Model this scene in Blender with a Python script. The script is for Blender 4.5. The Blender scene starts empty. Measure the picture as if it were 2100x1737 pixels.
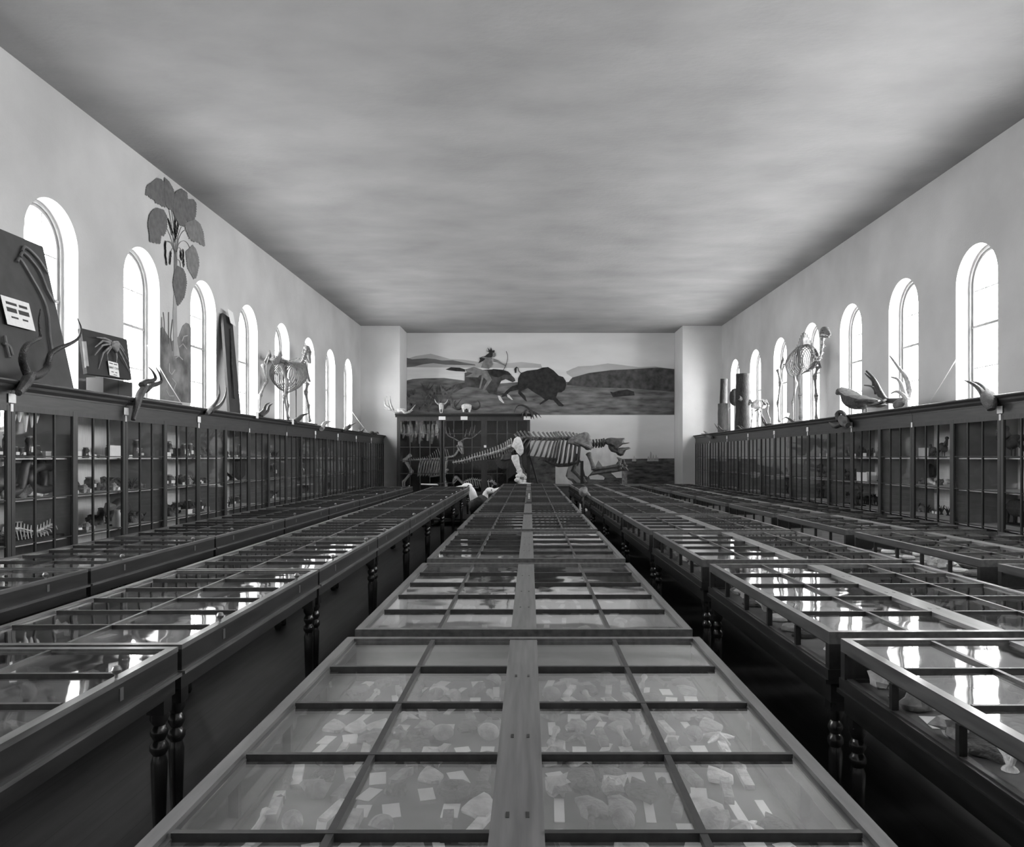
import bpy, math, random
from mathutils import Vector, Matrix, noise
R = random.Random(7)
sc = bpy.context.scene
C = sc.collection
PI = math.pi

# ------------------------------------------------------------------ camera, sky, exposure
F = 1580.0; VX, VY, EYE = 1088.0, 938.0, 1.66
cam_d = bpy.data.cameras.new('camera'); cam = bpy.data.objects.new('camera', cam_d); C.objects.link(cam)
cam.location = (0, 0, EYE); cam.rotation_euler = (PI/2, 0, 0)
cam_d.sensor_width = 36; cam_d.lens = F/2100*36
cam_d.shift_x = (1050-VX)/2100; cam_d.shift_y = (VY-868.5)/2100
cam_d.clip_start = 0.05; cam_d.clip_end = 200
sc.camera = cam
sc.view_settings.view_transform = 'Standard'; sc.view_settings.look = 'None'
sc.view_settings.gamma = 1; sc.view_settings.use_curve_mapping = False
sc.view_settings.exposure = 0.80
SKY = 17.0
w = bpy.data.worlds.new('overcast_sky'); sc.world = w; w.use_nodes = True
nt = w.node_tree; nt.nodes.clear()
wo = nt.nodes.new('ShaderNodeOutputWorld'); bg = nt.nodes.new('ShaderNodeBackground')
tc = nt.nodes.new('ShaderNodeTexCoord'); sx = nt.nodes.new('ShaderNodeSeparateXYZ'); mr = nt.nodes.new('ShaderNodeMapRange')
nt.links.new(tc.outputs['Generated'], sx.inputs[0]); nt.links.new(sx.outputs['Z'], mr.inputs['Value'])
mr.inputs['From Min'].default_value = -0.25; mr.inputs['From Max'].default_value = 0.1
mr.inputs['To Min'].default_value = SKY*0.85; mr.inputs['To Max'].default_value = SKY
bg.inputs['Color'].default_value = (1, 1, 1, 1)
mx_ = nt.nodes.new('ShaderNodeMapRange'); mx_.inputs['From Min'].default_value = -.4; mx_.inputs['From Max'].default_value = .4      # brighter sky on the right side
mx_.inputs['To Min'].default_value = .80; mx_.inputs['To Max'].default_value = 1.22; nt.links.new(sx.outputs['X'], mx_.inputs['Value'])
ml_ = nt.nodes.new('ShaderNodeMath'); ml_.operation = 'MULTIPLY'; nt.links.new(mr.outputs[0], ml_.inputs[0]); nt.links.new(mx_.outputs[0], ml_.inputs[1])
nt.links.new(ml_.outputs[0], bg.inputs['Strength']); nt.links.new(bg.outputs[0], wo.inputs[0])
cy = sc.cycles
cy.max_bounces = 9; cy.diffuse_bounces = 5; cy.glossy_bounces = 4; cy.transmission_bounces = 4; cy.transparent_max_bounces = 14
cy.sample_clamp_indirect = 6; cy.caustics_reflective = False; cy.caustics_refractive = False

# room
XL, XR, CEIL, YP, YB, YN = -5.95, 6.70, 6.27, 27.0, 28.5, -2.5
WL = [9.59+2.222*k for k in range(-4, 8)]
WR = [11.59+2.275*k for k in range(-5, 7)]
SILL, APEX, RAD = 2.36, 4.87, 0.545
for s, xs, ys in ((1, XL, WL), (-1, XR, WR)):
    for y in ys:                                   # daylight portals in the window openings
        ld = bpy.data.lights.new('window_daylight', 'AREA'); ld.shape = 'RECTANGLE'
        ld.size = 2*RAD; ld.size_y = APEX-SILL
        ld.cycles.is_portal = True
        lo = bpy.data.objects.new('window_daylight', ld); C.objects.link(lo)
        lo.location = (xs-s*0.30, y, (APEX+SILL)/2)
        lo.rotation_euler = (PI/2, 0, -s*PI/2)

# ------------------------------------------------------------------ helpers
def at(px, py, Y):
    return Vector(((px-VX)/F*Y, Y, EYE-(py-VY)/F*Y))
def atX(px, py, X):
    Y = X*F/(px-VX)
    return Vector((X, Y, EYE-(py-VY)/F*Y))

class MB:
    def __init__(s): s.v = []; s.f = []
    def add(s, vs, fs):
        o = len(s.v); s.v += [Vector(p) for p in vs]; s.f += [tuple(i+o for i in f) for f in fs]; return s
    def box(s, a, b):
        x0, y0, z0 = a; x1, y1, z1 = b
        return s.add([(x0,y0,z0),(x1,y0,z0),(x1,y1,z0),(x0,y1,z0),(x0,y0,z1),(x1,y0,z1),(x1,y1,z1),(x0,y1,z1)],
                     [(0,3,2,1),(4,5,6,7),(0,1,5,4),(1,2,6,5),(2,3,7,6),(3,0,4,7)])
    def tube(s, pts, rad, n=8, flat=1.0, cap=True):
        pts = [Vector(p) for p in pts]
        if not isinstance(rad, (list, tuple)): rad = [rad]*len(pts)
        t0 = (pts[1]-pts[0]).normalized()
        u = t0.orthogonal().normalized(); vs = []; fs = []
        for i, p in enumerate(pts):
            t = (pts[min(i+1, len(pts)-1)]-pts[max(i-1, 0)]).normalized()
            u = (u-t*u.dot(t)); u = u.normalized() if u.length > 1e-6 else t.orthogonal().normalized()
            w_ = t.cross(u)
            for k in range(n):
                a = 2*PI*k/n
                vs.append(p+(u*math.cos(a)+w_*math.sin(a)*flat)*rad[i])
        for i in range(len(pts)-1):
            for k in range(n):
                a, b = i*n+k, i*n+(k+1) % n
                fs.append((a, b, b+n, a+n))
        if cap: fs += [tuple(range(n))[::-1], tuple(range((len(pts)-1)*n, len(pts)*n))]
        return s.add(vs, fs)
    def ell(s, c, r, n=10, m=7, rot=None, bump=0, seed=0):
        c = Vector(c); vs = []; fs = []
        for j in range(m+1):
            th = PI*j/m
            for k in range(n):
                a = 2*PI*k/n
                d = Vector((math.sin(th)*math.cos(a), math.sin(th)*math.sin(a), math.cos(th)))
                q = 1+(bump*noise.noise(d*1.7+Vector((seed, seed*.7, 0))) if bump else 0)
                p = Vector((d.x*r[0]*q, d.y*r[1]*q, d.z*r[2]*q))
                vs.append(c+(rot @ p if rot else p))
        for j in range(m):
            for k in range(n):
                a, b = j*n+k, j*n+(k+1) % n
                fs.append((a, a+n, b+n, b))
        return s.add(vs, fs)
    def lathe(s, prof, n=12, c=(0,0,0)):
        vs = []; fs = []
        for r, z in prof:
            for k in range(n):
                a = 2*PI*k/n; vs.append((c[0]+r*math.cos(a), c[1]+r*math.sin(a), c[2]+z))
        for i in range(len(prof)-1):
            for k in range(n):
                a, b = i*n+k, i*n+(k+1) % n
                fs.append((a, b, b+n, a+n))
        fs += [tuple(range(n))[::-1], tuple(range((len(prof)-1)*n, len(prof)*n))]
        return s.add(vs, fs)
    def prism(s, pts, d):
        """outline points (3D) extruded by vector d"""
        n = len(pts); d = Vector(d); pts = [Vector(p) for p in pts]
        return s.add(pts+[p+d for p in pts], [tuple(range(n))[::-1], tuple(range(n, 2*n))]+[(i, (i+1) % n, (i+1) % n+n, i+n) for i in range(n)])
    def puffy(s, pts, nrm, t, k=0.8):
        """rounded thick shape from an outline: widest at mid depth"""
        pts = [Vector(p) for p in pts]; n = len(pts); nrm = Vector(nrm).normalized()
        c = sum(pts, Vector())/n; vs = []
        for off, q in ((-.5, k*.8), (-.32, (1+k)/2), (0, 1), (.32, (1+k)/2), (.5, k*.8)):
            vs += [c+(p-c)*q+nrm*t*off for p in pts]
        fs = [tuple(range(n))[::-1], tuple(range(4*n, 5*n))]
        for j in range(4):
            for i in range(n):
                a, b = j*n+i, j*n+(i+1) % n
                fs.append((a, b, b+n, a+n))
        return s.add(vs, fs)
    def bone(s, p, q, r, k=1.6, n=8):
        p, q = Vector(p), Vector(q)
        return s.tube([p.lerp(q, t) for t in (0, .06, .2, .5, .8, .94, 1)], [r*.7, r*k, r*1.1, r*.85, r*1.05, r*k, r*.7], n)
    def build(s, name, mat, parent=None, sharp=0.7, recalc=False):
        me = bpy.data.meshes.new(name); me.from_pydata(s.v, [], s.f); me.update()
        if mat: me.materials.append(mat)
        if sharp:
            me.polygons.foreach_set('use_smooth', [True]*len(me.polygons)); me.set_sharp_from_angle(angle=sharp)
        o = bpy.data.objects.new(name, me); C.objects.link(o)
        if parent: o.parent = parent
        return o

def tag(o, label=None, cat=None, group=None, kind=None):
    if label: o['label'] = label
    if cat: o['category'] = cat; o['kind'] = 'thing'
    if group: o['group'] = group
    if kind: o['kind'] = kind
    return o
def empty(name, loc=(0,0,0), rz=0, **k):
    o = bpy.data.objects.new(name, None); C.objects.link(o); o.location = loc; o.rotation_euler = (0,0,rz)
    o.empty_display_size = .1
    return tag(o, **k)
def copy_tree(o, parent=None):
    c = o.copy(); C.objects.link(c)
    if parent: c.parent = parent
    for ch in KIDS.get(o.name, []) or list(o.children): copy_tree(ch, c)
    return c
KIDS = {}
def smooth(pts, k=4):
    """Catmull-Rom through the points"""
    P = [Vector(p) for p in pts]; P = [P[0]*2-P[1]]+P+[P[-1]*2-P[-2]]; out = []
    for i in range(1, len(P)-2):
        for j in range(k):
            t = j/k; a, b, c, d = P[i-1:i+3]
            out.append(.5*((2*b)+(-a+c)*t+(2*a-5*b+4*c-d)*t*t+(-a+3*b-3*c+d)*t**3))
    out.append(P[-2]); return out
def taper(r0, r1, n, p=1): return [r0+(r1-r0)*(i/(n-1))**p for i in range(n)]

# ------------------------------------------------------------------ materials
def mat(name, v, rough=.6, var=0, scale=4, stretch=(1,1,1), bump=0, bscale=40, metal=0, spec=.5, tint=(1,1,1), coords='Object', rnd=0, detail=5, coat=0):
    m = bpy.data.materials.new(name); m.use_nodes = True; nt = m.node_tree; N = nt.nodes; L = nt.links
    b = N['Principled BSDF']; b.inputs['Roughness'].default_value = rough; b.inputs['Metallic'].default_value = metal
    b.inputs['Specular IOR Level'].default_value = spec; b.inputs['Coat Weight'].default_value = coat; b.inputs['Coat Roughness'].default_value = .15
    b.inputs['Base Color'].default_value = (v*tint[0], v*tint[1], v*tint[2], 1)
    tc = N.new('ShaderNodeTexCoord'); mp = N.new('ShaderNodeMapping'); mp.inputs['Scale'].default_value = stretch
    L.new(tc.outputs[coords], mp.inputs[0])
    if var or rnd:
        nz = N.new('ShaderNodeTexNoise'); nz.inputs['Scale'].default_value = scale; nz.inputs['Detail'].default_value = detail
        L.new(mp.outputs[0], nz.inputs['Vector'])
        r = N.new('ShaderNodeMapRange'); r.inputs['From Min'].default_value = .3; r.inputs['From Max'].default_value = .7
        r.inputs['To Min'].default_value = v*(1-var); r.inputs['To Max'].default_value = v*(1+var)
        L.new(nz.outputs[0], r.inputs[0]); out = r.outputs[0]
        if rnd:
            oi = N.new('ShaderNodeObjectInfo'); r2 = N.new('ShaderNodeMapRange'); r2.inputs['To Min'].default_value = 1-rnd; r2.inputs['To Max'].default_value = 1+rnd
            L.new(oi.outputs['Random'], r2.inputs[0]); mu = N.new('ShaderNodeMath'); mu.operation = 'MULTIPLY'
            L.new(out, mu.inputs[0]); L.new(r2.outputs[0], mu.inputs[1]); out = mu.outputs[0]
        cc = N.new('ShaderNodeCombineColor')
        for i in range(3):
            if tint[i] == 1: L.new(out, cc.inputs[i])
            else:
                mu = N.new('ShaderNodeMath'); mu.operation = 'MULTIPLY'; mu.inputs[1].default_value = tint[i]; L.new(out, mu.inputs[0]); L.new(mu.outputs[0], cc.inputs[i])
        L.new(cc.outputs[0], b.inputs['Base Color'])
    if bump:
        n2 = N.new('ShaderNodeTexNoise'); n2.inputs['Scale'].default_value = bscale; L.new(mp.outputs[0], n2.inputs['Vector'])
        bp = N.new('ShaderNodeBump'); bp.inputs['Strength'].default_value = bump; bp.inputs['Distance'].default_value = .02
        L.new(n2.outputs[0], bp.inputs['Height']); L.new(bp.outputs[0], b.inputs['Normal'])
    return m
def glass(name, base, rough, wob=0, wscale=3, tintv=.985, power=5):
    m = bpy.data.materials.new(name); m.use_nodes = True; nt = m.node_tree; N = nt.nodes; L = nt.links
    N.remove(N['Principled BSDF']); out = N['Material Output']
    ge = N.new('ShaderNodeNewGeometry'); dp = N.new('ShaderNodeVectorMath'); dp.operation = 'DOT_PRODUCT'
    L.new(ge.outputs['Normal'], dp.inputs[0]); L.new(ge.outputs['Incoming'], dp.inputs[1])
    def math_(op, a, b=None):
        x = N.new('ShaderNodeMath'); x.operation = op
        for i, q in enumerate((a, b)):
            if q is None: continue
            if isinstance(q, (int, float)): x.inputs[i].default_value = q
            else: L.new(q, x.inputs[i])
        return x.outputs[0]
    a = math_('ABSOLUTE', dp.outputs['Value']); o = math_('SUBTRACT', 1.0, a); o.node.use_clamp = True
    f = math_('MULTIPLY_ADD' if False else 'POWER', o, float(power)); f = math_('MULTIPLY', f, 1-base); f = math_('ADD', f, base)
    tr = N.new('ShaderNodeBsdfTransparent'); tr.inputs[0].default_value = (tintv, tintv, tintv, 1)
    gl = N.new('ShaderNodeBsdfGlossy'); gl.inputs['Roughness'].default_value = rough; gl.inputs['Color'].default_value = (.97,.97,.97,1)
    if wob:
        tc = N.new('ShaderNodeTexCoord'); nz = N.new('ShaderNodeTexNoise'); nz.inputs['Scale'].default_value = wscale; nz.inputs['Detail'].default_value = 2
        bp = N.new('ShaderNodeBump'); bp.inputs['Strength'].default_value = wob; bp.inputs['Distance'].default_value = .01
        L.new(tc.outputs['Object'], nz.inputs[0]); L.new(nz.outputs[0], bp.inputs['Height']); L.new(bp.outputs[0], gl.inputs['Normal'])
    mx = N.new('ShaderNodeMixShader'); L.new(f, mx.inputs[0]); L.new(tr.outputs[0], mx.inputs[1]); L.new(gl.outputs[0], mx.inputs[2]); L.new(mx.outputs[0], out.inputs[0])
    return m

M = {}
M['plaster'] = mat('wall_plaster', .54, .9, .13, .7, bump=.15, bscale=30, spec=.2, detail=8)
M['plaster_far'] = mat('brightened_pillar_plaster', .72, .9, .08, .8, bump=.15, bscale=30, spec=.2, detail=8)  # lighter copy of the wall plaster, brightens the dim far end by colour
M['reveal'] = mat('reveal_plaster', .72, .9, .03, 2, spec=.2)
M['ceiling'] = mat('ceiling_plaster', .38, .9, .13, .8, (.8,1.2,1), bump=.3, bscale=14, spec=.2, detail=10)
M['floor'] = None
M['casewood'] = mat('dark_case_wood', .032, .42, .35, 6, (6,6,.6), spec=.5)
M['casewood_h'] = mat('dark_cornice_wood', .036, .4, .3, 6, (6,.5,6), spec=.5)
M['bar'] = mat('blackened_glazing_bar', .012, .5, .2, 20)
M['caseback'] = mat('white_beadboard', .72, .8, .12, 14, (1,9,.5))
M['partition'] = mat('grey_painted_partition', .26, .8, .15, 5)
M['shelf'] = mat('pale_shelf_board', .65, .6, .15, 5, (3,.5,3))
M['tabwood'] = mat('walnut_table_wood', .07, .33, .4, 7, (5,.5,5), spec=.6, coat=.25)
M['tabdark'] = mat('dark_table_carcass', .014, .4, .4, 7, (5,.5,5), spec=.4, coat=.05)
M['barwood'] = mat('shaded_bar_wood', .022, .36, .4, 7, (5,5,5), spec=.5)  # same wood as the tables, shade on the bar faces put into the colour
M['strip'] = mat('worn_centre_board', .10, .42, .3, 6, (9,.4,5), spec=.6, coat=.15)
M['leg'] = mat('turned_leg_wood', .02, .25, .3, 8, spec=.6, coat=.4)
M['tray'] = mat('grey_tray_lining', .22, .85, .15, 9)
M['tray_light'] = mat('pale_tray_lining', .15, .85, .2, 6)
M['glass_top'] = glass('table_glass', .07, .03, .35, 1.8, .985, 3.1)
M['glass_side'] = glass('side_glass', .03, .02, 0, 3, .985)
M['glass_case'] = glass('case_door_glass', .03, .03, .15, 1.5, .985)
M['glass_win'] = glass('window_glass', .03, .02, 0, 3, .97)
M['winframe'] = mat('window_joinery', .30, .55, .1, 8)
M['bone'] = mat('old_bone', .60, .6, .25, 14, bump=.4, bscale=60)
M['bone_dark'] = mat('stained_bone', .07, .5, .55, 9, bump=.5, bscale=50)
M['rib_bone'] = mat('dark_rib_bone', .07, .5, .7, 4, bump=.5, bscale=50)
M['tail_bone'] = mat('worn_tail_bone', .30, .55, .5, 10, bump=.4, bscale=50)
M['bone_grey'] = mat('dimmed_bone', .16, .6, .35, 14, bump=.4, bscale=60)  # old bone with its colour lowered to offset strong window light
M['bone_mid'] = mat('brown_bone', .13, .55, .6, 10, bump=.5, bscale=50)
M['horn'] = mat('dark_horn', .028, .4, .4, 25, bump=.5, bscale=70)
M['horn_pale'] = mat('pale_antler', .32, .5, .35, 16, bump=.4, bscale=60)
M['card'] = mat('white_card', .80, .8, .05, 30)
M['ink'] = mat('printed_ink', .05, .8)
M['board'] = mat('dark_mount_board', .022, .7, .25, 5)
M['board2'] = mat('grey_mount_board', .06, .7, .2, 4)
M['boardedge'] = mat('pale_board_edge', .35, .7, .2, 8)
M['relief'] = mat('model_relief', .13, .45, .3, 8)
M['crab'] = mat('crab_shell', .20, .5, .35, 18, bump=.4)
M['iron'] = mat('black_iron', .012, .4)
M['brass'] = mat('brass_fitting', .25, .3, metal=.8)
M['cord'] = mat('white_cord', .75, .8)
M['feather'] = mat('mottled_feather', .045, .75, .6, 14, bump=.5, bscale=40)
M['feather_w'] = mat('white_feather', .80, .8, .06, 14)
M['fur'] = mat('dark_fur', .025, .8, .5, 18, bump=.6, bscale=60)
M['fishskin'] = mat('fish_skin', .05, .4, .5, 12)
M['fishpale'] = mat('pale_fish_skin', .2, .5, .4, 12)
M['bark'] = mat('tree_bark', .03, .85, .5, 8, (4,4,1), bump=.9, bscale=18)
M['barkpale'] = mat('split_wood', .10, .8, .3, 10, (5,5,.6), bump=.5)
M['rock_d'] = mat('dark_mineral', .07, .55, .6, 18, bump=.8, bscale=40, rnd=.5)
M['rock_l'] = mat('pale_mineral', .62, .6, .35, 16, bump=.6, bscale=40, rnd=.35)
M['rock_m'] = mat('grey_mineral', .24, .6, .5, 16, bump=.7, bscale=40, rnd=.5)
M['jar'] = mat('jar_glass', .08, .12, .5, 9, rnd=.6, spec=.8)
M['jarlid'] = mat('jar_lid', .35, .5, rnd=.5)
M['coralm'] = mat('dark_coral', .06, .8, .5, 16, rnd=.4)
M['plinth'] = mat('plinth_paint', .04, .5, .3, 5)

# floor of long boards
def floor_mat():
    m = mat('floor_boards', .018, .55, .5, 5, (3,.25,1), spec=.25); N = m.node_tree.nodes; L = m.node_tree.links
    b = N['Principled BSDF']; src = b.inputs['Base Color'].links[0].from_socket
    tc = N.new('ShaderNodeTexCoord'); sx = N.new('ShaderNodeSeparateXYZ'); L.new(tc.outputs['Object'], sx.inputs[0])
    mu = N.new('ShaderNodeMath'); mu.operation = 'MULTIPLY'; mu.inputs[1].default_value = 6.2; L.new(sx.outputs[0], mu.inputs[0])
    fr = N.new('ShaderNodeMath'); fr.operation = 'FRACT'; L.new(mu.outputs[0], fr.inputs[0])
    gt = N.new('ShaderNodeMath'); gt.operation = 'GREATER_THAN'; gt.inputs[1].default_value = .965; L.new(fr.outputs[0], gt.inputs[0])
    mx = N.new('ShaderNodeMix'); mx.data_type = 'RGBA'; L.new(gt.outputs[0], mx.inputs[0]); L.new(src, mx.inputs[6]); mx.inputs[7].default_value = (.008,.008,.008,1)
    L.new(mx.outputs[2], b.inputs['Base Color']); return m
M['floor'] = floor_mat()

# ------------------------------------------------------------------ room shell
def struct(name, mb, m, parent=None, sharp=.7):
    o = mb.build(name, m, parent, sharp)
    if not parent: o['kind'] = 'structure'
    return o
struct('floor', MB().box((XL-.4, YN-.3, -.2), (XR+.4, YB+.3, 0)), M['floor'])
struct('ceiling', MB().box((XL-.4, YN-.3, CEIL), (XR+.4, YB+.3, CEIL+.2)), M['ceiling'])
ST = CEIL
SPR = APEX-RAD
def wall(name, x0, s, wins):
    """s: +1 room lies toward +x.  inner sheet x0, outer sheet x0-s*.38"""
    mb = MB(); rv = MB(); x1 = x0-s*.38; y = YN-.3
    def q(vs):
        mb.add([(x0, a, b) for a, b in vs], [tuple(range(len(vs)))]); mb.add([(x1, a, b) for a, b in vs], [tuple(range(len(vs)))])
    NA = 20
    for c in wins:
        a, b = c-RAD, c+RAD
        q([(y, 0), (a, 0), (a, ST), (y, ST)]); q([(a, 0), (b, 0), (b, SILL), (a, SILL)])
        arc = [(c-RAD*math.cos(PI*i/NA), SPR+RAD*math.sin(PI*i/NA)) for i in range(NA+1)]
        for i in range(NA):
            (ya, za), (yb, zb) = arc[i], arc[i+1]
            q([(ya, za), (yb, zb), (yb, ST), (ya, ST)])
        loop = [(a, SILL)]+arc+[(b, SILL)]
        # rounded reveal
        for i in range(len(loop)):
            p, p2 = loop[i], loop[(i+1) % len(loop)]
            rv.add([(x0, *p), (x0, *p2), (x1, *p2), (x1, *p)], [(0, 1, 2, 3)])
        y = b
    q([(y, 0), (YB+.3, 0), (YB+.3, ST), (y, ST)])
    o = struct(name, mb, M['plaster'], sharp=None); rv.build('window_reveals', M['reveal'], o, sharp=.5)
    return o
wall('wall_left', XL, 1, WL); wall('wall_right', XR, -1, WR)
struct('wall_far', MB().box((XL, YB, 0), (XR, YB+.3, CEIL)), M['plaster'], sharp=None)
struct('wall_near', MB().box((XL, YN-.3, 0), (XR, YN, CEIL)), M['plaster'], sharp=None)
PXL, PXR = -268/F*YP, 312/F*YP
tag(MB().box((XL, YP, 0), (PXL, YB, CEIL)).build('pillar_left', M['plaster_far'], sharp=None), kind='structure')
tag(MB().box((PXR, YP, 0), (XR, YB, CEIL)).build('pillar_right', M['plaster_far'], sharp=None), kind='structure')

def arch(rad, inset, z0, n=20):
    r = rad-inset
    return [(-r, z0)]+[(-r*math.cos(PI*i/n), SPR+r*math.sin(PI*i/n)) for i in range(n+1)]+[(r, z0)]
def ring(mb, o, i, xa, xb):
    n = len(o)
    for lo, hi in ((o, i),):
        for k in range(n-1):
            a, b, c, d = o[k], o[k+1], i[k+1], i[k]
            mb.add([(xa, *a), (xa, *b), (xa, *c), (xa, *d), (xb, *a), (xb, *b), (xb, *c), (xb, *d)],
                   [(0,1,2,3), (7,6,5,4), (3,2,6,7), (0,4,5,1)])
wproto = {}
def window(idx, x0, s, y):
    xo = -s*.2
    if s not in wproto:
        fr = MB(); ring(fr, arch(RAD, 0, SILL), arch(RAD, .045, SILL+.05), xo, xo-s*.09)
        ring(fr, arch(RAD, .045, SILL+.03), arch(RAD, .085, SILL+.08), xo-s*.03, xo-s*.07)
        fr.box((min(xo, xo-s*.09), -RAD, SILL), (max(xo, xo-s*.09), RAD, SILL+.07))
        zm = 3.69
        fr.box((min(xo-s*.02, xo-s*.08), -RAD+.05, zm-.02), (max(xo-s*.02, xo-s*.08), RAD-.05, zm+.02))
        mu = MB(); xa, xb = sorted((xo-s*.04, xo-s*.06))
        for q in (-.165, .165):
            zt = SPR+math.sqrt((RAD-.07)**2-q*q); mu.box((xa, q-.008, SILL+.06), (xb, q+.008, zt))
        for z in (3.05, 4.25): mu.box((xa, -RAD+.06, z-.008), (xb, RAD-.06, z+.008))
        gl = MB(); n = arch(RAD, .07, SILL+.06); xg = xo-s*.05
        gl.prism([(xg, *p) for p in n], (.003, 0, 0))
        wproto[s] = (fr.build('window_frame', M['winframe']), mu.build('glazing_bars', M['winframe']), gl.build('glass_panes', M['glass_win'], sharp=None))
        src = wproto[s]
    else: src = [p.copy() for p in wproto[s]]; [C.objects.link(p) for p in src]
    e = empty('window_%d' % idx, (x0, y, 0), kind='structure')
    for p in src: p.parent = e
i = 1
for y in WL: window(i, XL, 1, y); i += 1
for y in WR: window(i, XR, -1, y); i += 1

# ------------------------------------------------------------------ display tables
H = .88
def leg_mb(x, y, top, blk=.07):
    m = MB(); h = blk/2
    m.box((x-h, y-h, top-.13), (x+h, y+h, top))
    t = top-.13
    prof = [(.026, 0), (.034, .02), (.03, .06), (.022, .10), (.028, t*.45), (.032, t-.20), (.024, t-.17), (.036, t-.15), (.036, t-.13), (.022, t-.11), (.034, t-.085), (.034, t-.07), (.022, t-.05), (.036, t-.025), (.036, t)]
    m.lathe(prof, 12, (x, y, 0)); return m
def bar_grid(mb, x0, x1, y0, y1, nc, nr, zt, w=.017, h=.016):
    for i in range(1, nc):
        x = x0+(x1-x0)*i/nc; mb.box((x-w/2, y0, zt-h), (x+w/2, y1, zt))
    for j in range(1, nr):
        y = y0+(y1-y0)*j/nr; mb.box((x0, y-w/2, zt-h-.002), (x1, y+w/2, zt+.001))
def rails(mb, x0, x1, y0, y1, w, z0, z1):
    mb.box((x0, y0, z0), (x0+w, y1, z1)); mb.box((x1-w, y0, z0), (x1, y1, z1))
    mb.box((x0+w, y0, z0), (x1-w, y0+w, z1)); mb.box((x0+w, y1-w, z0), (x1-w, y1, z1))
def double_table():
    W, L = 1.53, 2.40; a, b = -W/2, W/2; c, d = -L/2, L/2
    e = empty('display_table')
    f = MB(); rails(f, a, b, c, d, .036, H-.055, H); rails(f, a+.036, b-.036, c+.036, d-.036, .012, H-.055, H-.012)
    f.build('lid_frame', M['tabwood'], e, None)
    s = MB(); s.box((-.058, c+.04, H-.03), (.058, d-.04, H-.004))
    s.build('centre_board', M['strip'], e, None)
    for y in (-.62, -.10, .55):
        for x in (-.022, .022): MB().box((x-.004, y, H-.006), (x+.004, y+.03, H-.003)).build('hinge', M['iron'], e, None)
    for x0, x1 in ((a+.046, -.058), (.058, b-.046)):
        g = MB(); bar_grid(g, x0, x1, c+.046, d-.046, 2, 5, H-.002); g.build('glazing_bars', M['barwood'], e, None)
    for x0, x1 in ((a+.04, -.05), (.05, b-.04)): MB().box((x0, c+.04, H-.018), (x1, d-.04, H-.014)).build('top_glass', M['glass_top'], e, None)
    z0, z1 = .705, H-.055
    for x, xi, xg in ((a, a+.004, a+.014), (b-.045, b-.03, b-.017)):
        q = MB(); q.box((x, c, z0), (x+.045, c+.045, z1)); q.box((x, d-.045, z0), (x+.045, d, z1))
        q.box((x+.01, c+.045, z0), (x+.035, d-.045, z0+.012)); q.box((x+.01, c+.045, z1-.010), (x+.035, d-.045, z1))
        for j in range(1, 5): y = c+L*j/5; q.box((xi, y-.012, z0+.012), (xi+.026, y+.012, z1-.010))
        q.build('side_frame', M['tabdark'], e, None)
        MB().box((xg, c+.02, z0), (xg+.003, d-.02, z1)).build('side_glass', M['glass_side'], e, None)
    for y in (c, d-.02): MB().box((a+.045, y, z0), (b-.045, y+.02, z1)).build('end_board', M['tabdark'], e, None)
    u = MB(); u.box((a+.02, c+.02, .685), (b-.02, d-.02, .70)); u.build('specimen_tray', M['tray_light'], e, None)
    v = MB(); rails(v, a-.006, b+.006, c-.003, d+.003, .05, .665, .712); rails(v, a-.016, b+.016, c-.004, d+.004, .06, .648, .667)
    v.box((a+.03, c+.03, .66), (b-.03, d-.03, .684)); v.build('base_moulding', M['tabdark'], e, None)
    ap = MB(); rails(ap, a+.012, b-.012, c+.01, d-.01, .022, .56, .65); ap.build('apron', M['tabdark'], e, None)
    for x in (a+.05, b-.05):
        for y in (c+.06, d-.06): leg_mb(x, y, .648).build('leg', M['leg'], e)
    return e, W, L
def single_table():
    W, L = 1.0, 2.14; a, b = -W/2, W/2; c, d = -L/2, L/2
    e = empty('desk_case')
    f = MB(); rails(f, a, b, c, d, .036, H-.02, H); rails(f, a+.036, b-.036, c+.036, d-.036, .012, H-.02, H-.010); f.build('lid_frame', M['tabwood'], e, None)
    g = MB(); bar_grid(g, a+.046, b-.046, c+.046, d-.046, 2, 6, H-.001); g.build('glazing_bars', M['barwood'], e, None)
    p = MB(); p.box((a+.04, c+.04, H-.016), (b-.04, d-.04, H-.012)); p.build('top_glass', M['glass_top'], e, None)
    s = MB(); rails(s, a+.002, b-.002, c+.002, d-.002, .024, .772, H-.02); s.build('side_board', M['tabdark'], e, None)
    u = MB(); u.box((a+.02, c+.02, .775), (b-.02, d-.02, .785)); u.build('specimen_tray', M['tray'], e, None)
    v = MB(); rails(v, a-.014, b+.014, c-.004, d+.004, .05, .758, .772); v.box((a+.03, c+.03, .76), (b-.03, d-.03, .774)); v.build('base_moulding', M['tabwood'], e, None)
    ap = MB(); rails(ap, a+.008, b-.008, c+.01, d-.01, .022, .69, .76); ap.build('apron', M['tabdark'], e, None)
    for x in (a+.05, b-.05):
        for y in (c+.06, d-.06): leg_mb(x, y, .758).build('leg', M['leg'], e)
    for y in (-.62, .62):
        k = MB(); k.lathe([(.006, 0), (.006, .012), (.016, .02), (.019, .03), (.012, .042), (.001, .045)], 10, (b-.018, y, H)); k.build('lid_knob', M['brass'], e)
        k = MB(); k.box((b-.003, y-.012, .80), (b+.002, y+.012, .845)); k.build('lock_plate', M['brass'], e, None)
    return e, W, L
ORD = ['nearest', 'second', 'third', 'fourth', 'fifth', 'sixth', 'seventh', 'eighth', 'farthest', 'tenth', 'eleventh']
proto_d = double_table(); proto_s = single_table()
used = {'d': False, 's': False}
TABLES = {}
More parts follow.
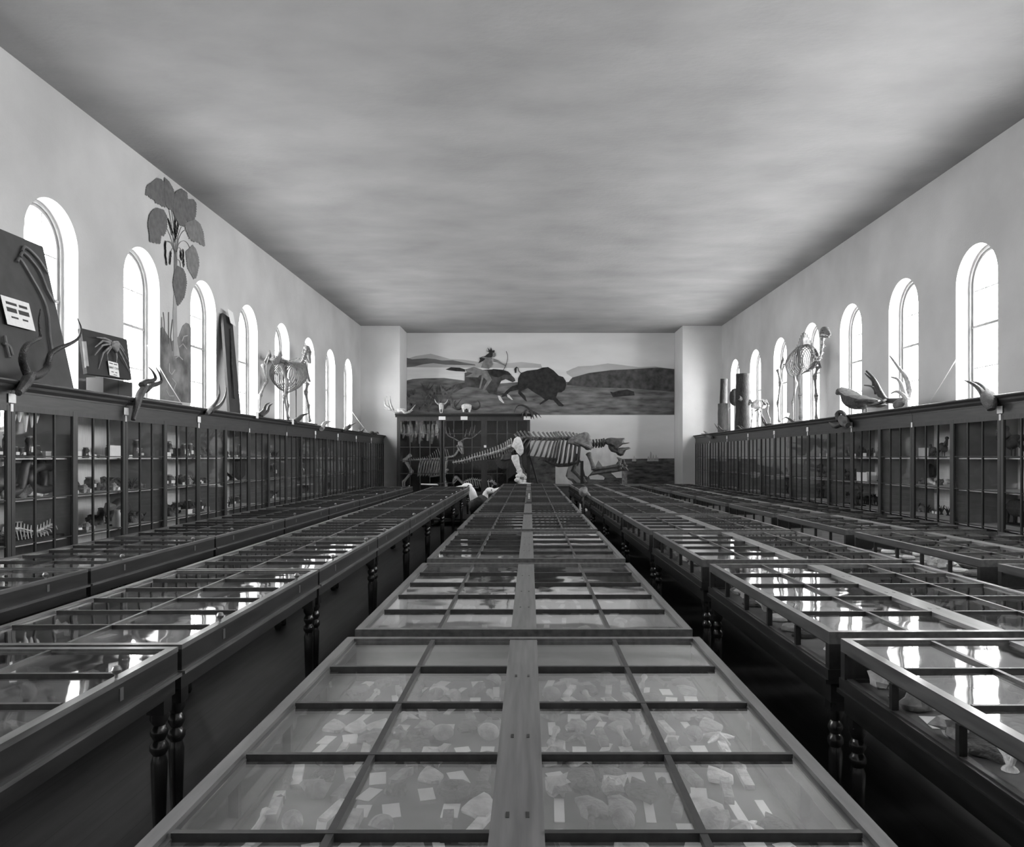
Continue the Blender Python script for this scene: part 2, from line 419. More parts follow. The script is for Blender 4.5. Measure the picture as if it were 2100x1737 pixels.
def place_row(key, kind, y0, pitch, n, k0, xc0, yref, slope, rowname, first=0):
    e0, W, L = proto_d if kind == 'd' else proto_s
    ang = -math.atan(slope); out = []
    idx = 0
    for k in range(k0, n):
        y = y0+pitch*k+L/2; x = xc0+slope*(y-yref)
        if not used[kind]: o = e0; used[kind] = True
        else: o = copy_tree(e0)
        o.location = (x, y, 0); o.rotation_euler = (0, 0, ang)
        ordn = 'farthest' if k == n-1 else ORD[idx]
        tag(o, '%s in the %s, %s from the camera' % (rowname[0], rowname[1], ordn), 'display table', rowname[2])
        if k == 0 and kind == 'd' and key in 'CB': o.scale.y = .92; o.location.y += L*.04
        out.append(o); idx += 1
    TABLES[key] = out
place_row('C', 'd', .95, 2.446, 9, 0, -.03, 3, -.001, ('double display table with central board', 'middle row', 'double display tables in the middle row'))
place_row('B', 'd', .93, 2.425, 9, 0, 2.10, 3.4, -.011, ('glass sided double table', 'row right of the middle', 'glass sided display tables right of the middle row'))
place_row('E', 'd', 3.36, 2.425, 8, 0, 4.19, 6, -.014, ('glass sided double table', 'row beside the right cabinets', 'glass sided display tables beside the right wall cases'))
place_row('A', 's', 1.03, 2.175, 9, 0, -1.95, 3, -.0100, ('narrow desk case', 'row left of the middle', 'narrow desk cases left of the middle row'))
place_row('D', 's', 3.24, 2.175, 8, 0, -3.59, 5.4, -.004, ('narrow desk case', 'row beside the left cabinets', 'narrow desk cases beside the left wall cases'))

# ------------------------------------------------------------------ wall cases
CT = 2.43
def wall_case(side, y0, dw, idx, name, card, tagc):
    s = 1 if side == 'L' else -1                        # room lies toward +x for the left case
    xw = XL if side == 'L' else XR
    xf = -5.15 if side == 'L' else 5.78                 # door plane
    dep = abs(xf-xw); y0 += .004; Lc = dw*2-.008; dw = Lc/2
    e = empty('specimen_cabinet', (xw, y0, 0))
    def bx(m, a, b): m.box((min(s*a[0], s*b[0]), a[1], a[2]), (max(s*a[0], s*b[0]), b[1], b[2])); return m
    body = MB()
    pt = MB(); bx(pt, (.03, dw-.01, .32), (dep-.03, dw+.01, CT-.061)); pt.build('partition', M['partition'], e, None)
    for y in ([0] if idx == 0 else [])+([Lc-.02] if y0+Lc > 26.9 else []):
        pt = MB(); bx(pt, (.03, y, .0), (dep-.03, y+.02, CT-.061)); pt.build('end_panel', M['casewood'], e, None)
    bx(body, (.005, 0, 0), (dep-.02, Lc, .32)); bx(body, (dep-.02, .0, 0), (dep, Lc, .36)); bx(body, (.005, 0, CT-.06), (dep, Lc, CT-.03))
    body.build('carcass', M['casewood'], e, None)
    bk = MB(); bx(bk, (.008, .02, .32), (.028, Lc-.02, CT-.06)); bk.build('back_board', M['caseback'], e, None)
    fz = MB(); bx(fz, (dep-.03, 0, 2.175), (dep+.005, Lc, CT-.10)); bx(fz, (dep-.03, 0, 2.305), (dep+.015, Lc, 2.325)); fz.build('frieze_board', M['casewood_h'], e, None)
    cn = MB()
    prof = [(0, CT-.03), (dep+.02, CT-.105), (dep+.03, CT-.09), (dep+.045, CT-.075), (dep+.05, CT-.05), (dep+.075, CT-.035), (dep+.085, CT-.02), (dep+.085, CT-.008), (dep+.07, CT), (0, CT)]
    prof[0] = (0, CT-.05); pr = [(s*x, -.0, z) for x, z in prof]; pr.insert(1, (s*(dep-.03), 0, CT-.105))
    cn.prism(pr, (0, Lc, 0)); cn.build('cornice', M['casewood_h'], e, .5)
    for z in (1.655, 1.225, .765):
        sh = MB(); bx(sh, (.03, .02, z-.018), (dep-.08, Lc-.02, z)); sh.build('shelf', M['shelf'], e, None)
    for j in range(2):
        ya, yb = j*dw, (j+1)*dw; wa = .055 if j == 0 else .045; wb = .045 if j == 0 else .055
        d_ = MB()
        bx(d_, (dep-.012, ya, .36), (dep+.012, ya+wa, 2.175)); bx(d_, (dep-.012, yb-wb, .36), (dep+.012, yb, 2.175))
        bx(d_, (dep-.012, ya+wa, 2.12), (dep+.010, yb-wb, 2.175)); bx(d_, (dep-.012, ya+wa, .36), (dep+.010, yb-wb, .43))
        do = d_.build('door', M['casewood'], e, None)
        g = MB(); i0, i1 = ya+wa, yb-wb
        for q in (1, 2):
            yy = i0+(i1-i0)*q/3; bx(g, (dep-.012, yy-.013, .43), (dep+.008, yy+.013, 2.12))
        for yy in (i0, i1-.01): bx(g, (dep-.014, yy, .43), (dep+.004, yy+.01, 2.12))
        for z in (1.67, 1.235, .78): bx(g, (dep-.008, i0, z-.006), (dep+.002, i1, z+.006))
        g.build('glazing_bars', M['bar'], do, None)
        p = MB(); bx(p, (dep-.006, i0-.01, .42), (dep-.003, i1+.01, 2.13)); p.build('door_glass', M['glass_case'], do, None)
    if card:
        c = MB(); bx(c, (dep+.016, -.055, 2.20), (dep+.019, .055, 2.29)); c.build('label_card', M['card'], e, None)
    if tagc:
        c = MB(); bx(c, (dep+.013, -.02, 2.115), (dep+.016, .02, 2.19)); c.build('number_tag', M['card'], e, None)
    tag(e, 'dark glazed specimen cabinet against the %s wall, %s' % (('left' if s > 0 else 'right'), name), 'cabinet', 'tall glazed cabinets along the %s wall' % ('left' if s > 0 else 'right'))
    return e
EX = ['nearest to the camera', 'second from the camera', 'third from the camera', 'fourth from the camera', 'fifth from the camera', 'sixth from the camera', 'seventh from the camera', 'eighth from the camera', 'ninth from the camera', 'farthest, against the pillar']
DL, DR = 1.076, 1.096
YL0, YR0 = 7.626-2*DL, 9.46-2*DR
for k in range(10): wall_case('L', YL0+k*2*DL, DL, k, EX[k], k in (1, 2, 3, 6, 7, 8, 9), k > 0)
for k in range(9): wall_case('R', YR0+k*2*DR, DR, k, EX[k] if k < 8 else EX[9], k in (1, 3, 4, 5, 6, 7), k > 0)

# ------------------------------------------------------------------ specimens (shared meshes)
def rock_mesh(seed, r, m, name):
    b = MB(); b.ell((0, 0, r[2]*.8), r, 9, 6, bump=.9, seed=seed); return b
KIND = {}
def kind(key, name, fn, mts, cat):
    KIND[key] = dict(name=name, me=[], cat=cat)
    for i, m in enumerate(mts):
        b = fn(i); o = b.build(name, M[m]); KIND[key]['me'].append(o.data); bpy.data.objects.remove(o)
kind('rock', 'mineral_specimen', lambda i: rock_mesh(i*3.1, (.045+.006*(i % 3), .035+.008*(i % 2), .028+.006*(i % 3)), None, ''), ['rock_d', 'rock_m', 'rock_l', 'rock_m', 'rock_d', 'rock_l'], 'mineral')
kind('slab', 'fossil_slab', lambda i: MB().puffy([(math.cos(a*PI/5)*(.075+.02*math.sin(a*2.3+i)), math.sin(a*PI/5)*(.045+.012*math.cos(a*1.7+i)), .012) for a in range(10)], (0, 0, 1), .024, .9), ['rock_m', 'rock_l', 'rock_d'], 'fossil')
def shell_mb(i):
    b = MB(); n = 26; pts = []; rad = []
    for j in range(n):
        t = j/(n-1); a = t*4*PI; rr = .03*(1-t)**1.1; pts.append((-.05+.10*t, math.cos(a)*rr*.6, .028*(1-t)+.004+math.sin(a)*rr*.6)); rad.append(.026*(1-t)+.003)
    b.tube(pts, rad, 8); return b
kind('shell', 'seashell', shell_mb, ['rock_l', 'rock_m'], 'shell')
kind('bonepiece', 'fossil_bone', lambda i: MB().bone((-.09, 0, .016), (.09, .01, .016), .011, 1.7), ['bone', 'bone_mid'], 'fossil')
def starf(i):
    b = MB()
    for k in range(5):
        a = k*2*PI/5; b.tube([(0, 0, .014), (math.cos(a)*.03, math.sin(a)*.03, .012), (math.cos(a)*.07, math.sin(a)*.07, .006)], [.016, .012, .003], 7)
    return b
kind('star', 'dried_starfish', starf, ['rock_l', 'rock_m'], 'starfish')
def coral(i):
    b = MB(); r = random.Random(i); b.lathe([(.03, 0), (.024, .01), (.012, .02)], 9)
    for k in range(11):
        a = r.random()*2*PI; l = .05+.06*r.random(); x, y = math.cos(a)*.05*r.random(), math.sin(a)*.05*r.random()
        b.tube([(0, 0, .01), (x*.6, y*.6, .03+l*.4), (x+.02*math.cos(a), y+.02*math.sin(a), .03+l)], [.010, .008, .004], 6)
    return b
kind('coral', 'branching_coral', coral, ['coralm', 'rock_l', 'coralm'], 'coral')
kind('card', 'specimen_label', lambda i: MB().box((-.05, -.028, 0), (.05, .028, .002)), ['card'], 'label')
kind('strip', 'label_strip', lambda i: MB().box((-.016, -.08, 0), (.016, .08, .003+.012*i)), ['card', 'rock_l', 'rock_m'], 'label')
kind('egg', 'polished_egg_specimen', lambda i: MB().ell((0, 0, .034), (.05, .036, .034), 14, 10), ['rock_l', 'rock_m'], 'specimen')
def ammon(i):
    b = MB(); n = 40; pts = []; rad = []
    for j in range(n):
        t = j/(n-1); a = t*5*PI; rr = .058*(1-t)+.004; pts.append((math.cos(a)*rr, math.sin(a)*rr, .018)); rad.append((.017*(1-t)+.003)*(1+.12*(j % 2)))
    b.tube(pts, rad, 8); return b
kind('ammonite', 'coiled_ammonite', ammon, ['rock_m', 'rock_d'], 'fossil')

def put(key, var, loc, rz, label, group, sc_=1.0):
    k = KIND[key]; me = k['me'][var % len(k['me'])]
    o = bpy.data.objects.new(k['name'], me); C.objects.link(o); o.location = loc; o.rotation_euler = (0, 0, rz); o.scale = (sc_,)*3
    return tag(o, label, k['cat'], group)
DESC = {'strip': 'long narrow label strip', 'rock': 'rough mineral lump', 'slab': 'flat fossil slab', 'shell': 'spiral seashell', 'bonepiece': 'fossil limb bone', 'star': 'dried starfish',
        'coral': 'small branching coral', 'card': 'white printed specimen label', 'egg': 'smooth egg shaped stone', 'ammonite': 'coiled ammonite fossil'}
TONE = {'strip': ['white', 'pale thick', 'grey thick'], 'rock': ['dark', 'grey', 'pale', 'grey', 'dark', 'pale'], 'slab': ['grey', 'pale', 'dark'], 'shell': ['pale', 'grey'], 'bonepiece': ['pale', 'brownish grey'],
        'star': ['pale', 'grey'], 'coral': ['dark', 'pale', 'dark'], 'card': [''], 'egg': ['pale', 'grey'], 'ammonite': ['grey', 'dark']}
def fill_table(key, i, dens, rowname, kinds, trayz, sc_=1.0):
    t = TABLES[key][i]; W, L = (1.53, 2.40) if key in 'BCE' else (1.0, 2.14); nr = 5 if key in 'BCE' else 6
    cols = [(-W/2+.06, -.07), (.07, W/2-.06)] if key in 'BCE' else [(-W/2+.06, W/2-.06)]
    ph = (L-.1)/nr; Mx = Matrix.Translation(t.location) @ Matrix.Rotation(t.rotation_euler.z, 4, 'Z') @ Matrix.Diagonal((1, t.scale.y, 1, 1))
    nx, ny = dens
    for a, b in cols:
        for r in range(nr):
            for u in range(nx):
                for v in range(ny):
                    if R.random() < .10: continue
                    cw = (b-a)/nx; ch = ph/ny
                    x = a+cw*(u+.5)+R.uniform(-.05, .05)*cw; y = -L/2+.05+ph*r+ch*(v+.5)+R.uniform(-.05, .05)*ch
                    kd = R.choice(('strip', 'card', 'strip', 'slab') if (key == 'C' and v % 2 == 0) else kinds); var = R.randrange(len(KIND[kd]['me'])); rz = R.uniform(-.35, .35) if kd in ('card', 'slab', 'shell', 'bonepiece', 'strip') else R.uniform(0, 6.28)
                    if kd in ('bonepiece', 'shell', 'slab', 'card') and ch > cw: rz += PI/2
                    side = '' if key not in 'BCE' else (' left half' if a < 0 else ' right half')
                    lab = '%s %s, pane row %d,%s of %s %s' % (TONE[kd][var], DESC[kd], r+1, side, ORD[i], rowname)
                    lab = ' '.join(lab.split())
                    s_ = max(.86, min(1.2, min(cw, ch)/.12))*R.uniform(.85, 1.08)*sc_
                    if kd == 'coral': s_ = min(s_, .85)
                    put(kd, var, Mx @ Vector((x, y, trayz)), rz+t.rotation_euler.z, lab, '%ss in the %s %s' % (KIND[kd]['name'].replace('_', ' '), ORD[i], rowname), s_)
ALLK = ['card', 'strip', 'slab', 'rock', 'strip', 'shell', 'bonepiece', 'ammonite', 'strip', 'egg', 'rock', 'slab', 'card', 'star', 'bonepiece']
fill_table('C', 0, (8, 4), 'middle table', ALLK, .701)
fill_table('C', 1, (6, 2), 'middle table', ALLK, .701)
fill_table('B', 0, (5, 3), 'table right of middle', ['rock', 'slab', 'slab', 'card', 'coral', 'rock'], .701, 1.15)
fill_table('B', 1, (3, 3), 'table right of middle', ['rock', 'rock', 'slab', 'coral'], .701, 1.15)
fill_table('B', 2, (3, 2), 'table right of middle', ['rock', 'slab'], .701, 1.1)
fill_table('E', 1, (3, 2), 'table by right cases', ['rock', 'slab', 'card'], .701, 1.1)
fill_table('A', 0, (5, 2), 'desk case left of middle', ['slab', 'rock', 'card', 'shell'], .786, .9)
fill_table('A', 1, (4, 1), 'desk case left of middle', ['slab', 'rock', 'card'], .786, .9)

# ------------------------------------------------------------------ paintings on the far wall
M['p_sky'] = mat('painted_sky', .80, .9, .08, .9, (.5,1,1.6), detail=6)
M['p_hill'] = mat('painted_hill', .16, .9, .3, 2.2, (.4,1,2))
M['p_hill2'] = mat('painted_far_hill', .5, .9, .12, 2, (.5,1,1.5))
M['p_lake'] = mat('painted_lake', .82, .9, .06, 3, (.3,1,3))
M['p_ground'] = mat('painted_grassland', .16, .9, .6, 3.2, (.5,1,2.2), detail=9)
M['p_grass'] = mat('painted_grass', .15, .9, .4, 9)
M['p_dark'] = mat('painted_dark_hide', .028, .9, .5, 7)
M['p_mid'] = mat('painted_brown_hide', .075, .9, .5, 5)
M['p_light'] = mat('painted_skin', .24, .9, .3, 6)
M['p_white'] = mat('painted_white_fur', .75, .9, .12, 5, (1,1,.5))
M['p_grey'] = mat('painted_grey_ice', .30, .9, .15, 6)
M['p_sea'] = mat('painted_sea', .10, .9, .7, 5, (.6,1,2.6), detail=9)
M['p_shore'] = mat('painted_shore', .11, .9, .7, 5, (.8,1,1.8), detail=9)
M['p_leaf'] = mat('painted_leaf', .13, .9, .2, 12)
M['p_leaf2'] = mat('painted_pale_leaf', .19, .9, .2, 12)
M['p_trunk'] = mat('painted_trunk', .34, .9, .12, 8)
M['p_jungle'] = mat('painted_undergrowth', .17, .9, .55, 3.5, detail=8)
def P3(o): return lambda p: (820+p[0]/5.526, 680+p[1]/5.526)
z4 = P3(0)
def z3(p): return (780+p[0]/3.281, 660+p[1]/3.281)
def paint(name, parent, pts, conv, m, layer, kind_=None):
    Y = YB-.004-.0035*layer
    vs = [at(*(conv(p) if conv else p), YB) for p in pts]; vs = [Vector((max(PXL+.006, min(PXR-.006, v.x)), Y, v.z)) for v in vs]
    o = MB().prism(vs, (0, .003, 0)).build(name, M[m], parent, None); return o
def stroke(pts, conv, w_):
    """ribbon outline around a polyline, widths in pixels"""
    q = [Vector((*(conv(p) if conv else p), 0)) for p in pts]; l = []; r = []
    for i, p in enumerate(q):
        t = (q[min(i+1, len(q)-1)]-q[max(i-1, 0)]).normalized(); n = Vector((-t.y, t.x, 0)); ww = w_[i] if isinstance(w_, (list, tuple)) else w_
        l.append((p+n*ww/2)[:2]); r.append((p-n*ww/2)[:2])
    return l+r[::-1]
mu = tag(empty('hunting_mural', (0, 0, 0)), 'large painted mural of a mounted archer chasing a bison by a lake', 'mural')
paint('painted_sky', mu, [(832, 683), (1383, 683), (1383, 851), (832, 851)], None, 'p_sky', 0)
paint('far_hills', mu, [(1250,335),(1330,300),(1430,295),(1530,280),(1620,290),(1740,305),(1850,300),(1977,320),(1977,420),(1290,380),(1255,345)], z3, 'p_hill2', 2)
paint('far_hills', mu, [(170,250),(240,230),(340,215),(470,250),(560,255),(700,275),(850,280),(950,270),(1080,285),(1090,312),(170,305)], z3, 'p_hill2', 1)
paint('painted_lake', mu, [(63,410),(1290,415),(1560,410),(1860,425),(2010,470),(2010,600),(63,600)], z4, 'p_lake', 3)
paint('near_hill', mu, [(63,298),(140,315),(220,308),(300,303),(400,312),(480,328),(600,325),(720,350),(850,372),(860,385),(700,380),(520,375),(380,358),(270,370),(170,395),(63,405)], z4, 'p_hill', 4)
paint('far_hills', mu, [(1250,335),(1300,312),(1340,300),(1450,310),(1500,330),(1500,380),(1300,380),(1255,350)], z3, 'p_hill2', 4)
paint('grassland', mu, [(165,395),(220,385),(300,380),(430,378),(560,395),(800,415),(1000,400),(1230,405),(1320,403),(1290,375),(1400,345),(1550,325),(1700,318),(1860,307),(1977,318),(1977,626),(165,626)], z3, 'p_ground', 5)
paint('near_hill', mu, [(1290,377),(1400,347),(1550,327),(1700,320),(1860,309),(1977,320),(1977,470),(1700,450),(1400,440),(1250,425)], z3, 'p_mid', 6)
paint('bison', mu, [(1370,470),(1440,445),(1560,430),(1620,408),(1680,403),(1740,440),(1800,500),(1850,515),(1880,560),(1885,610),(1870,660),(1830,690),(1790,690),(1770,745),(1800,780),(1860,838),(1840,850),(1800,845),(1740,780),(1690,770),(1640,800),(1590,830),(1580,822),(1640,770),(1590,730),(1520,690),(1450,640),(1370,680),(1420,730),(1440,795),(1415,780),(1340,700),(1345,660),(1250,680),(1190,735),(1160,745),(1150,735),(1210,670),(1270,620),(1335,600),(1340,530)], z4, 'p_dark', 8)
paint('bison_tail', mu, stroke([(1372,470),(1348,450),(1338,412),(1322,404),(1310,425),(1312,470)], z4, [1.2,1.2,1.2,2,4.5,3]), None, 'p_dark', 9)
paint('bison', mu, [(1545,470),(1565,475),(1600,465),(1660,455),(1705,470),(1710,495),(1650,500),(1565,508)], z3, 'p_dark', 8)
paint('horse', mu, [(735,540),(735,470),(800,450),(900,440),(1000,430),(1080,430),(1170,440),(1240,470),(1300,530),(1310,560),(1280,575),(1200,540),(1150,560),(1110,640),(1100,690),(1190,700),(1240,740),(1220,745),(1140,715),(1130,730),(1080,715),(1010,700),(980,660),(920,640),(850,635),(760,625),(680,660),(620,695),(600,690),(650,640),(590,650),(530,675),(520,665),(560,640),(650,590),(735,580)], z4, 'p_mid', 7)
paint('horse_legs', mu, [(1110,725),(1135,728),(1185,810),(1170,812),(1125,775)], z4, 'p_sky', 9)
paint('horse_legs', mu, [(1215,710),(1240,720),(1282,772),(1270,776),(1220,740)], z4, 'p_sky', 9)
paint('horse_tail', mu, [(740,455),(640,450),(560,440),(520,430),(580,405),(680,410),(740,430)], z4, 'p_dark', 9)
paint('horse_mane', mu, [(1000,440),(1060,425),(1170,435),(1230,455),(1265,490),(1240,490),(1180,490),(1120,520),(1060,510),(1010,480)], z4, 'p_dark', 9)
paint('saddle_blanket', mu, [(720,400),(740,430),(840,400),(950,440),(1000,450),(980,470),(900,500),(890,520),(740,515),(830,470),(760,460)], z4, 'p_light', 10)
paint('rider', mu, [(930,385),(945,330),(985,300),(1030,305),(1055,370),(1010,425),(920,410)], z4, 'p_light', 11)
paint('rider', mu, [(985,440),(1020,500),(1045,545),(960,670),(935,665),(990,560),(950,520),(915,650),(900,645),(925,530),(930,480)], z4, 'p_light', 12)
paint('rider', mu, [(1060,305),(1110,325),(1195,380),(1195,392),(1100,352),(1060,345)], z4, 'p_light', 12)
paint('rider', mu, [(930,283),(1040,298),(1050,315),(985,312),(930,298)], z4, 'p_light', 13)
paint('rider', mu, [(1055,240),(1085,245),(1088,270),(1075,292),(1050,290)], z4, 'p_light', 12)
paint('feather_headdress', mu, [(975,272),(1015,240),(978,215),(1012,228),(992,182),(1024,215),(1034,177),(1046,218),(1075,213),(1072,240),(1060,265),(1042,295),(985,290),(945,335),(888,362),(912,320),(903,300),(965,278)], z4, 'p_dark', 11)
paint('bow', mu, stroke([(1205,225),(1222,270),(1222,310),(1205,375),(1175,437)], z4, 1.1), None, 'p_dark', 13)
for k in range(34):                                      # painted tufts of grass and weeds
    x = R.uniform(836, 935) if k < 30 else R.uniform(940, 1375); yb = R.uniform(800, 846) if k < 30 else R.uniform(815, 846); h = R.uniform(10, 38) if k < 30 else R.uniform(3, 8)
    pts = [(x-1, yb), (x+1, yb)]
    fan = []
    for j in range(5):
        a = (j-2)*.28+R.uniform(-.1, .1); fan += [(x+math.sin(a)*h, yb-math.cos(a)*h), (x+.5*(j-1.7), yb-h*.18)]
    if k % 2: fan = [(x+q*1.6, yb-h*(.35+.3*abs(math.sin(q*2.3+k)))) for q in (-3, -2.2, -1, 0, 1, 2, 3)]+[(x, yb)]
    paint('painted_weeds', mu, [(x-1.4, yb)]+fan[:-1]+[(x+1.4, yb)], None, 'p_grass' if k % 3 else 'p_mid', 14+(k % 3))
ms = tag(empty('seascape_mural', (0, 0, 0)), 'lower painted mural of sea, sailing ships and a white bear', 'mural')
paint('painted_sky', ms, [(832, 851), (1383, 851), (1383, 945), (832, 945)], None, 'p_sky', 0)
paint('painted_sea', ms, [(1190, 942), (1383, 940), (1383, 1030), (1190, 1030)], None, 'p_sea', 1)
paint('painted_shore', ms, [(832, 900), (900, 925), (1000, 935), (1080, 934), (1120, 938), (1150, 940), (1200, 950), (1210, 975), (1270, 985), (1278, 1030), (832, 1030)], None, 'p_shore', 2)
paint('white_bear', ms, [(1139,940),(1150,925),(1190,915),(1215,920),(1228,914),(1243,911),(1250,925),(1262,930),(1268,945),(1262,953),(1240,957),(1235,957),(1227,944),(1219,962),(1212,970),(1205,978),(1200,975),(1196,960),(1190,950),(1180,950),(1165,958),(1160,976),(1165,983),(1172,987),(1176,993),(1139,993)], None, 'p_white', 3)
paint('grey_shadowed_leg', ms, [(1165,958),(1180,950),(1190,950),(1196,962),(1190,990),(1183,990),(1175,982),(1163,980)], None, 'p_grey', 4)
paint('ice_peak', ms, [(1227,944),(1236,957),(1219,961)], None, 'p_grey', 4)
paint('ice_floe', ms, [(1208,977),(1222,972),(1236,976),(1240,980),(1238,984),(1210,983)], None, 'p_white', 4)
paint('ice_floe', ms, [(1253,970),(1276,966),(1276,980),(1264,980)], None, 'p_white', 4)
for x, w_ in ((1334, 1.0), (1345, .7), (1300, .6)):
    for dx, h, ww in ((-5, 12, 3.2), (0, 22, 4), (5, 15, 3.4)): paint('ship_sail', ms, [(x+(dx-ww*.8)*w_, 947), (x+dx*w_, 947-h*w_), (x+(dx+ww*.5)*w_, 947-h*w_*.8), (x+(dx+ww*.8)*w_, 947)], None, 'p_hill2', 5)
    paint('ship_hull', ms, [(x-9*w_, 946), (x+10*w_, 946), (x+7*w_, 950), (x-7*w_, 950)], None, 'p_mid', 6)

# palm painted on the left wall
def zp(p): return (290+p[0]/5.987, 350+p[1]/5.987)
def wallpaint(name, parent, pts, conv, m, layer, ser=0):
    if conv: pts = [conv(p) for p in pts]
    if ser:
        out = []; n = len(pts); cx = sum(p[0] for p in pts)/n; cy_ = sum(p[1] for p in pts)/n
        for i in range(n):
            a, b = pts[i], pts[(i+1) % n]; k = max(2, int(math.hypot(a[0]-b[0], a[1]-b[1])/2.2))
            for j in range(k):
                x, y = a[0]+(b[0]-a[0])*j/k, a[1]+(b[1]-a[1])*j/k; q = ser if j % 2 else 0
                d = math.hypot(x-cx, y-cy_) or 1; out.append((x+(x-cx)/d*q, y+(y-cy_)/d*q+q*.7))
        pts = out
    X = XL+.003+.0025*layer; vs = [atX(*p, XL) for p in pts]; vs = [Vector((X, v.y, v.z)) for v in vs]
    return MB().prism(vs, (.002, 0, 0)).build(name, M[m], parent, None)
pm = tag(empty('palm_mural', (0, 0, 0)), 'palm tree with drooping leaves painted on the left wall between two windows', 'mural')
wallpaint('undergrowth_panel', pm, [(329,673),(333,670),(345,690),(352,700),(360,694),(366,690),(374,668),(381,662),(387,664),(391,672),(391.5,827),(328.5,819)], None, 'p_jungle', 0)
wallpaint('palm_trunk', pm, [(354,640),(360,520),(363,520),(362,640),(363,700),(368,730),(356,730)], None, 'p_trunk', 1)
LV = [[(45,300),(60,180),(110,150),(180,90),(230,100),(270,140),(290,300),(290,440),(250,440),(210,400),(170,400),(150,350),(100,330),(80,300)],
 [(275,80),(330,130),(380,220),(400,300),(390,480),(340,480),(290,420),(270,200)],
 [(410,260),(480,220),(550,270),(560,400),(550,560),(520,680),(460,660),(400,560),(380,480),(390,330)],
 [(565,350),(630,350),(665,400),(660,540),(640,600),(560,640),(545,560),(560,400)],
 [(530,640),(650,600),(710,650),(750,760),(770,920),(720,910),(690,870),(650,870),(590,840),(555,760),(530,700)],
 [(180,455),(260,480),(300,560),(300,700),(270,790),(230,800),(220,890),(150,880),(90,860),(90,780),(70,650),(90,540),(130,480)],
 [(620,910),(660,960),(690,1050),(700,1150),(670,1300),(640,1330),(600,1260),(560,1180),(540,990),(590,950)],
 [(430,1165),(500,1200),(530,1260),(545,1370),(520,1540),(450,1650),(430,1640),(400,1500),(380,1380),(395,1250)]]
for i, p in enumerate(LV): wallpaint('palm_leaf', pm, p, zp, 'p_leaf' if i % 2 else 'p_leaf2' if i in (4, 6) else 'p_leaf', 3+i % 3, 1.7)
for p, w_ in (([(415,1100),(400,960),(370,700),(335,490)], 1), ([(420,1000),(400,760),(368,490)], 1), ([(425,1000),(440,820),(485,690)], 1), ([(430,1000),(450,850),(500,750),(560,725),(640,730)], 1),
              ([(410,1000),(380,900),(340,780),(300,700)], 1), ([(430,960),(460,890),(510,860),(560,890),(590,950)], 1), ([(400,980),(370,900),(330,870),(290,870)], 2.5), ([(425,1120),(440,1090),(470,1120),(475,1180)], 1),
              ([(415,1250),(415,980)], 6), ([(400,990),(375,950),(352,1010)], .8), ([(432,970),(455,940),(480,970),(500,1000)], .8)):
    wallpaint('palm_stalk', pm, stroke(smooth([(*q, 0) for q in p], 3) and [tuple(v[:2]) for v in smooth([(*q, 0) for q in p], 3)], zp, w_), None, 'p_leaf2', 2)
for (x0, y0, x1, y1) in ((285, 880, 297, 1160), (352, 1010, 345, 1150), (478, 1000, 482, 1100), (505, 980, 515, 1190), (325, 600, 380, 790), (410, 610, 400, 790), (445, 660, 400, 880)):
    n = int(abs(y1-y0)/22)+2; mb = MB()
    for j in range(n):
        c = zp((x0+(x1-x0)*j/n+R.uniform(-6, 6), y0+(y1-y0)*j/n)); v = atX(*c, XL)
        r = .026+.012*R.random(); mb.prism([(XL+.008, v.y+math.cos(a*PI/3)*r, v.z+math.sin(a*PI/3)*r) for a in range(6)], (.002, 0, 0))
    mb.build('painted_fruit_string', M['p_mid'], pm, None)
for p, w_ in (([(337,690),(336,660),(334,640)], 1), ([(345,705),(345,640)], 1.2), ([(353,720),(349,690),(353,655)], 1.4), ([(331,700),(331,650)], 1), ([(346,745),(346,762),(351,768),(358,758)], 2.2), ([(352,776),(360,786),(355,800)], 1.6), ([(372,700),(376,690),(384,688)], 2.4), ([(366,712),(374,705),(382,716)], 2), ([(340,800),(346,812),(356,812)], 1.8), ([(358,735),(366,730),(374,738)], 2)):
    wallpaint('painted_stem', pm, stroke(p, None, w_), None, 'p_trunk' if w_ > 1.5 else 'p_leaf', 2)

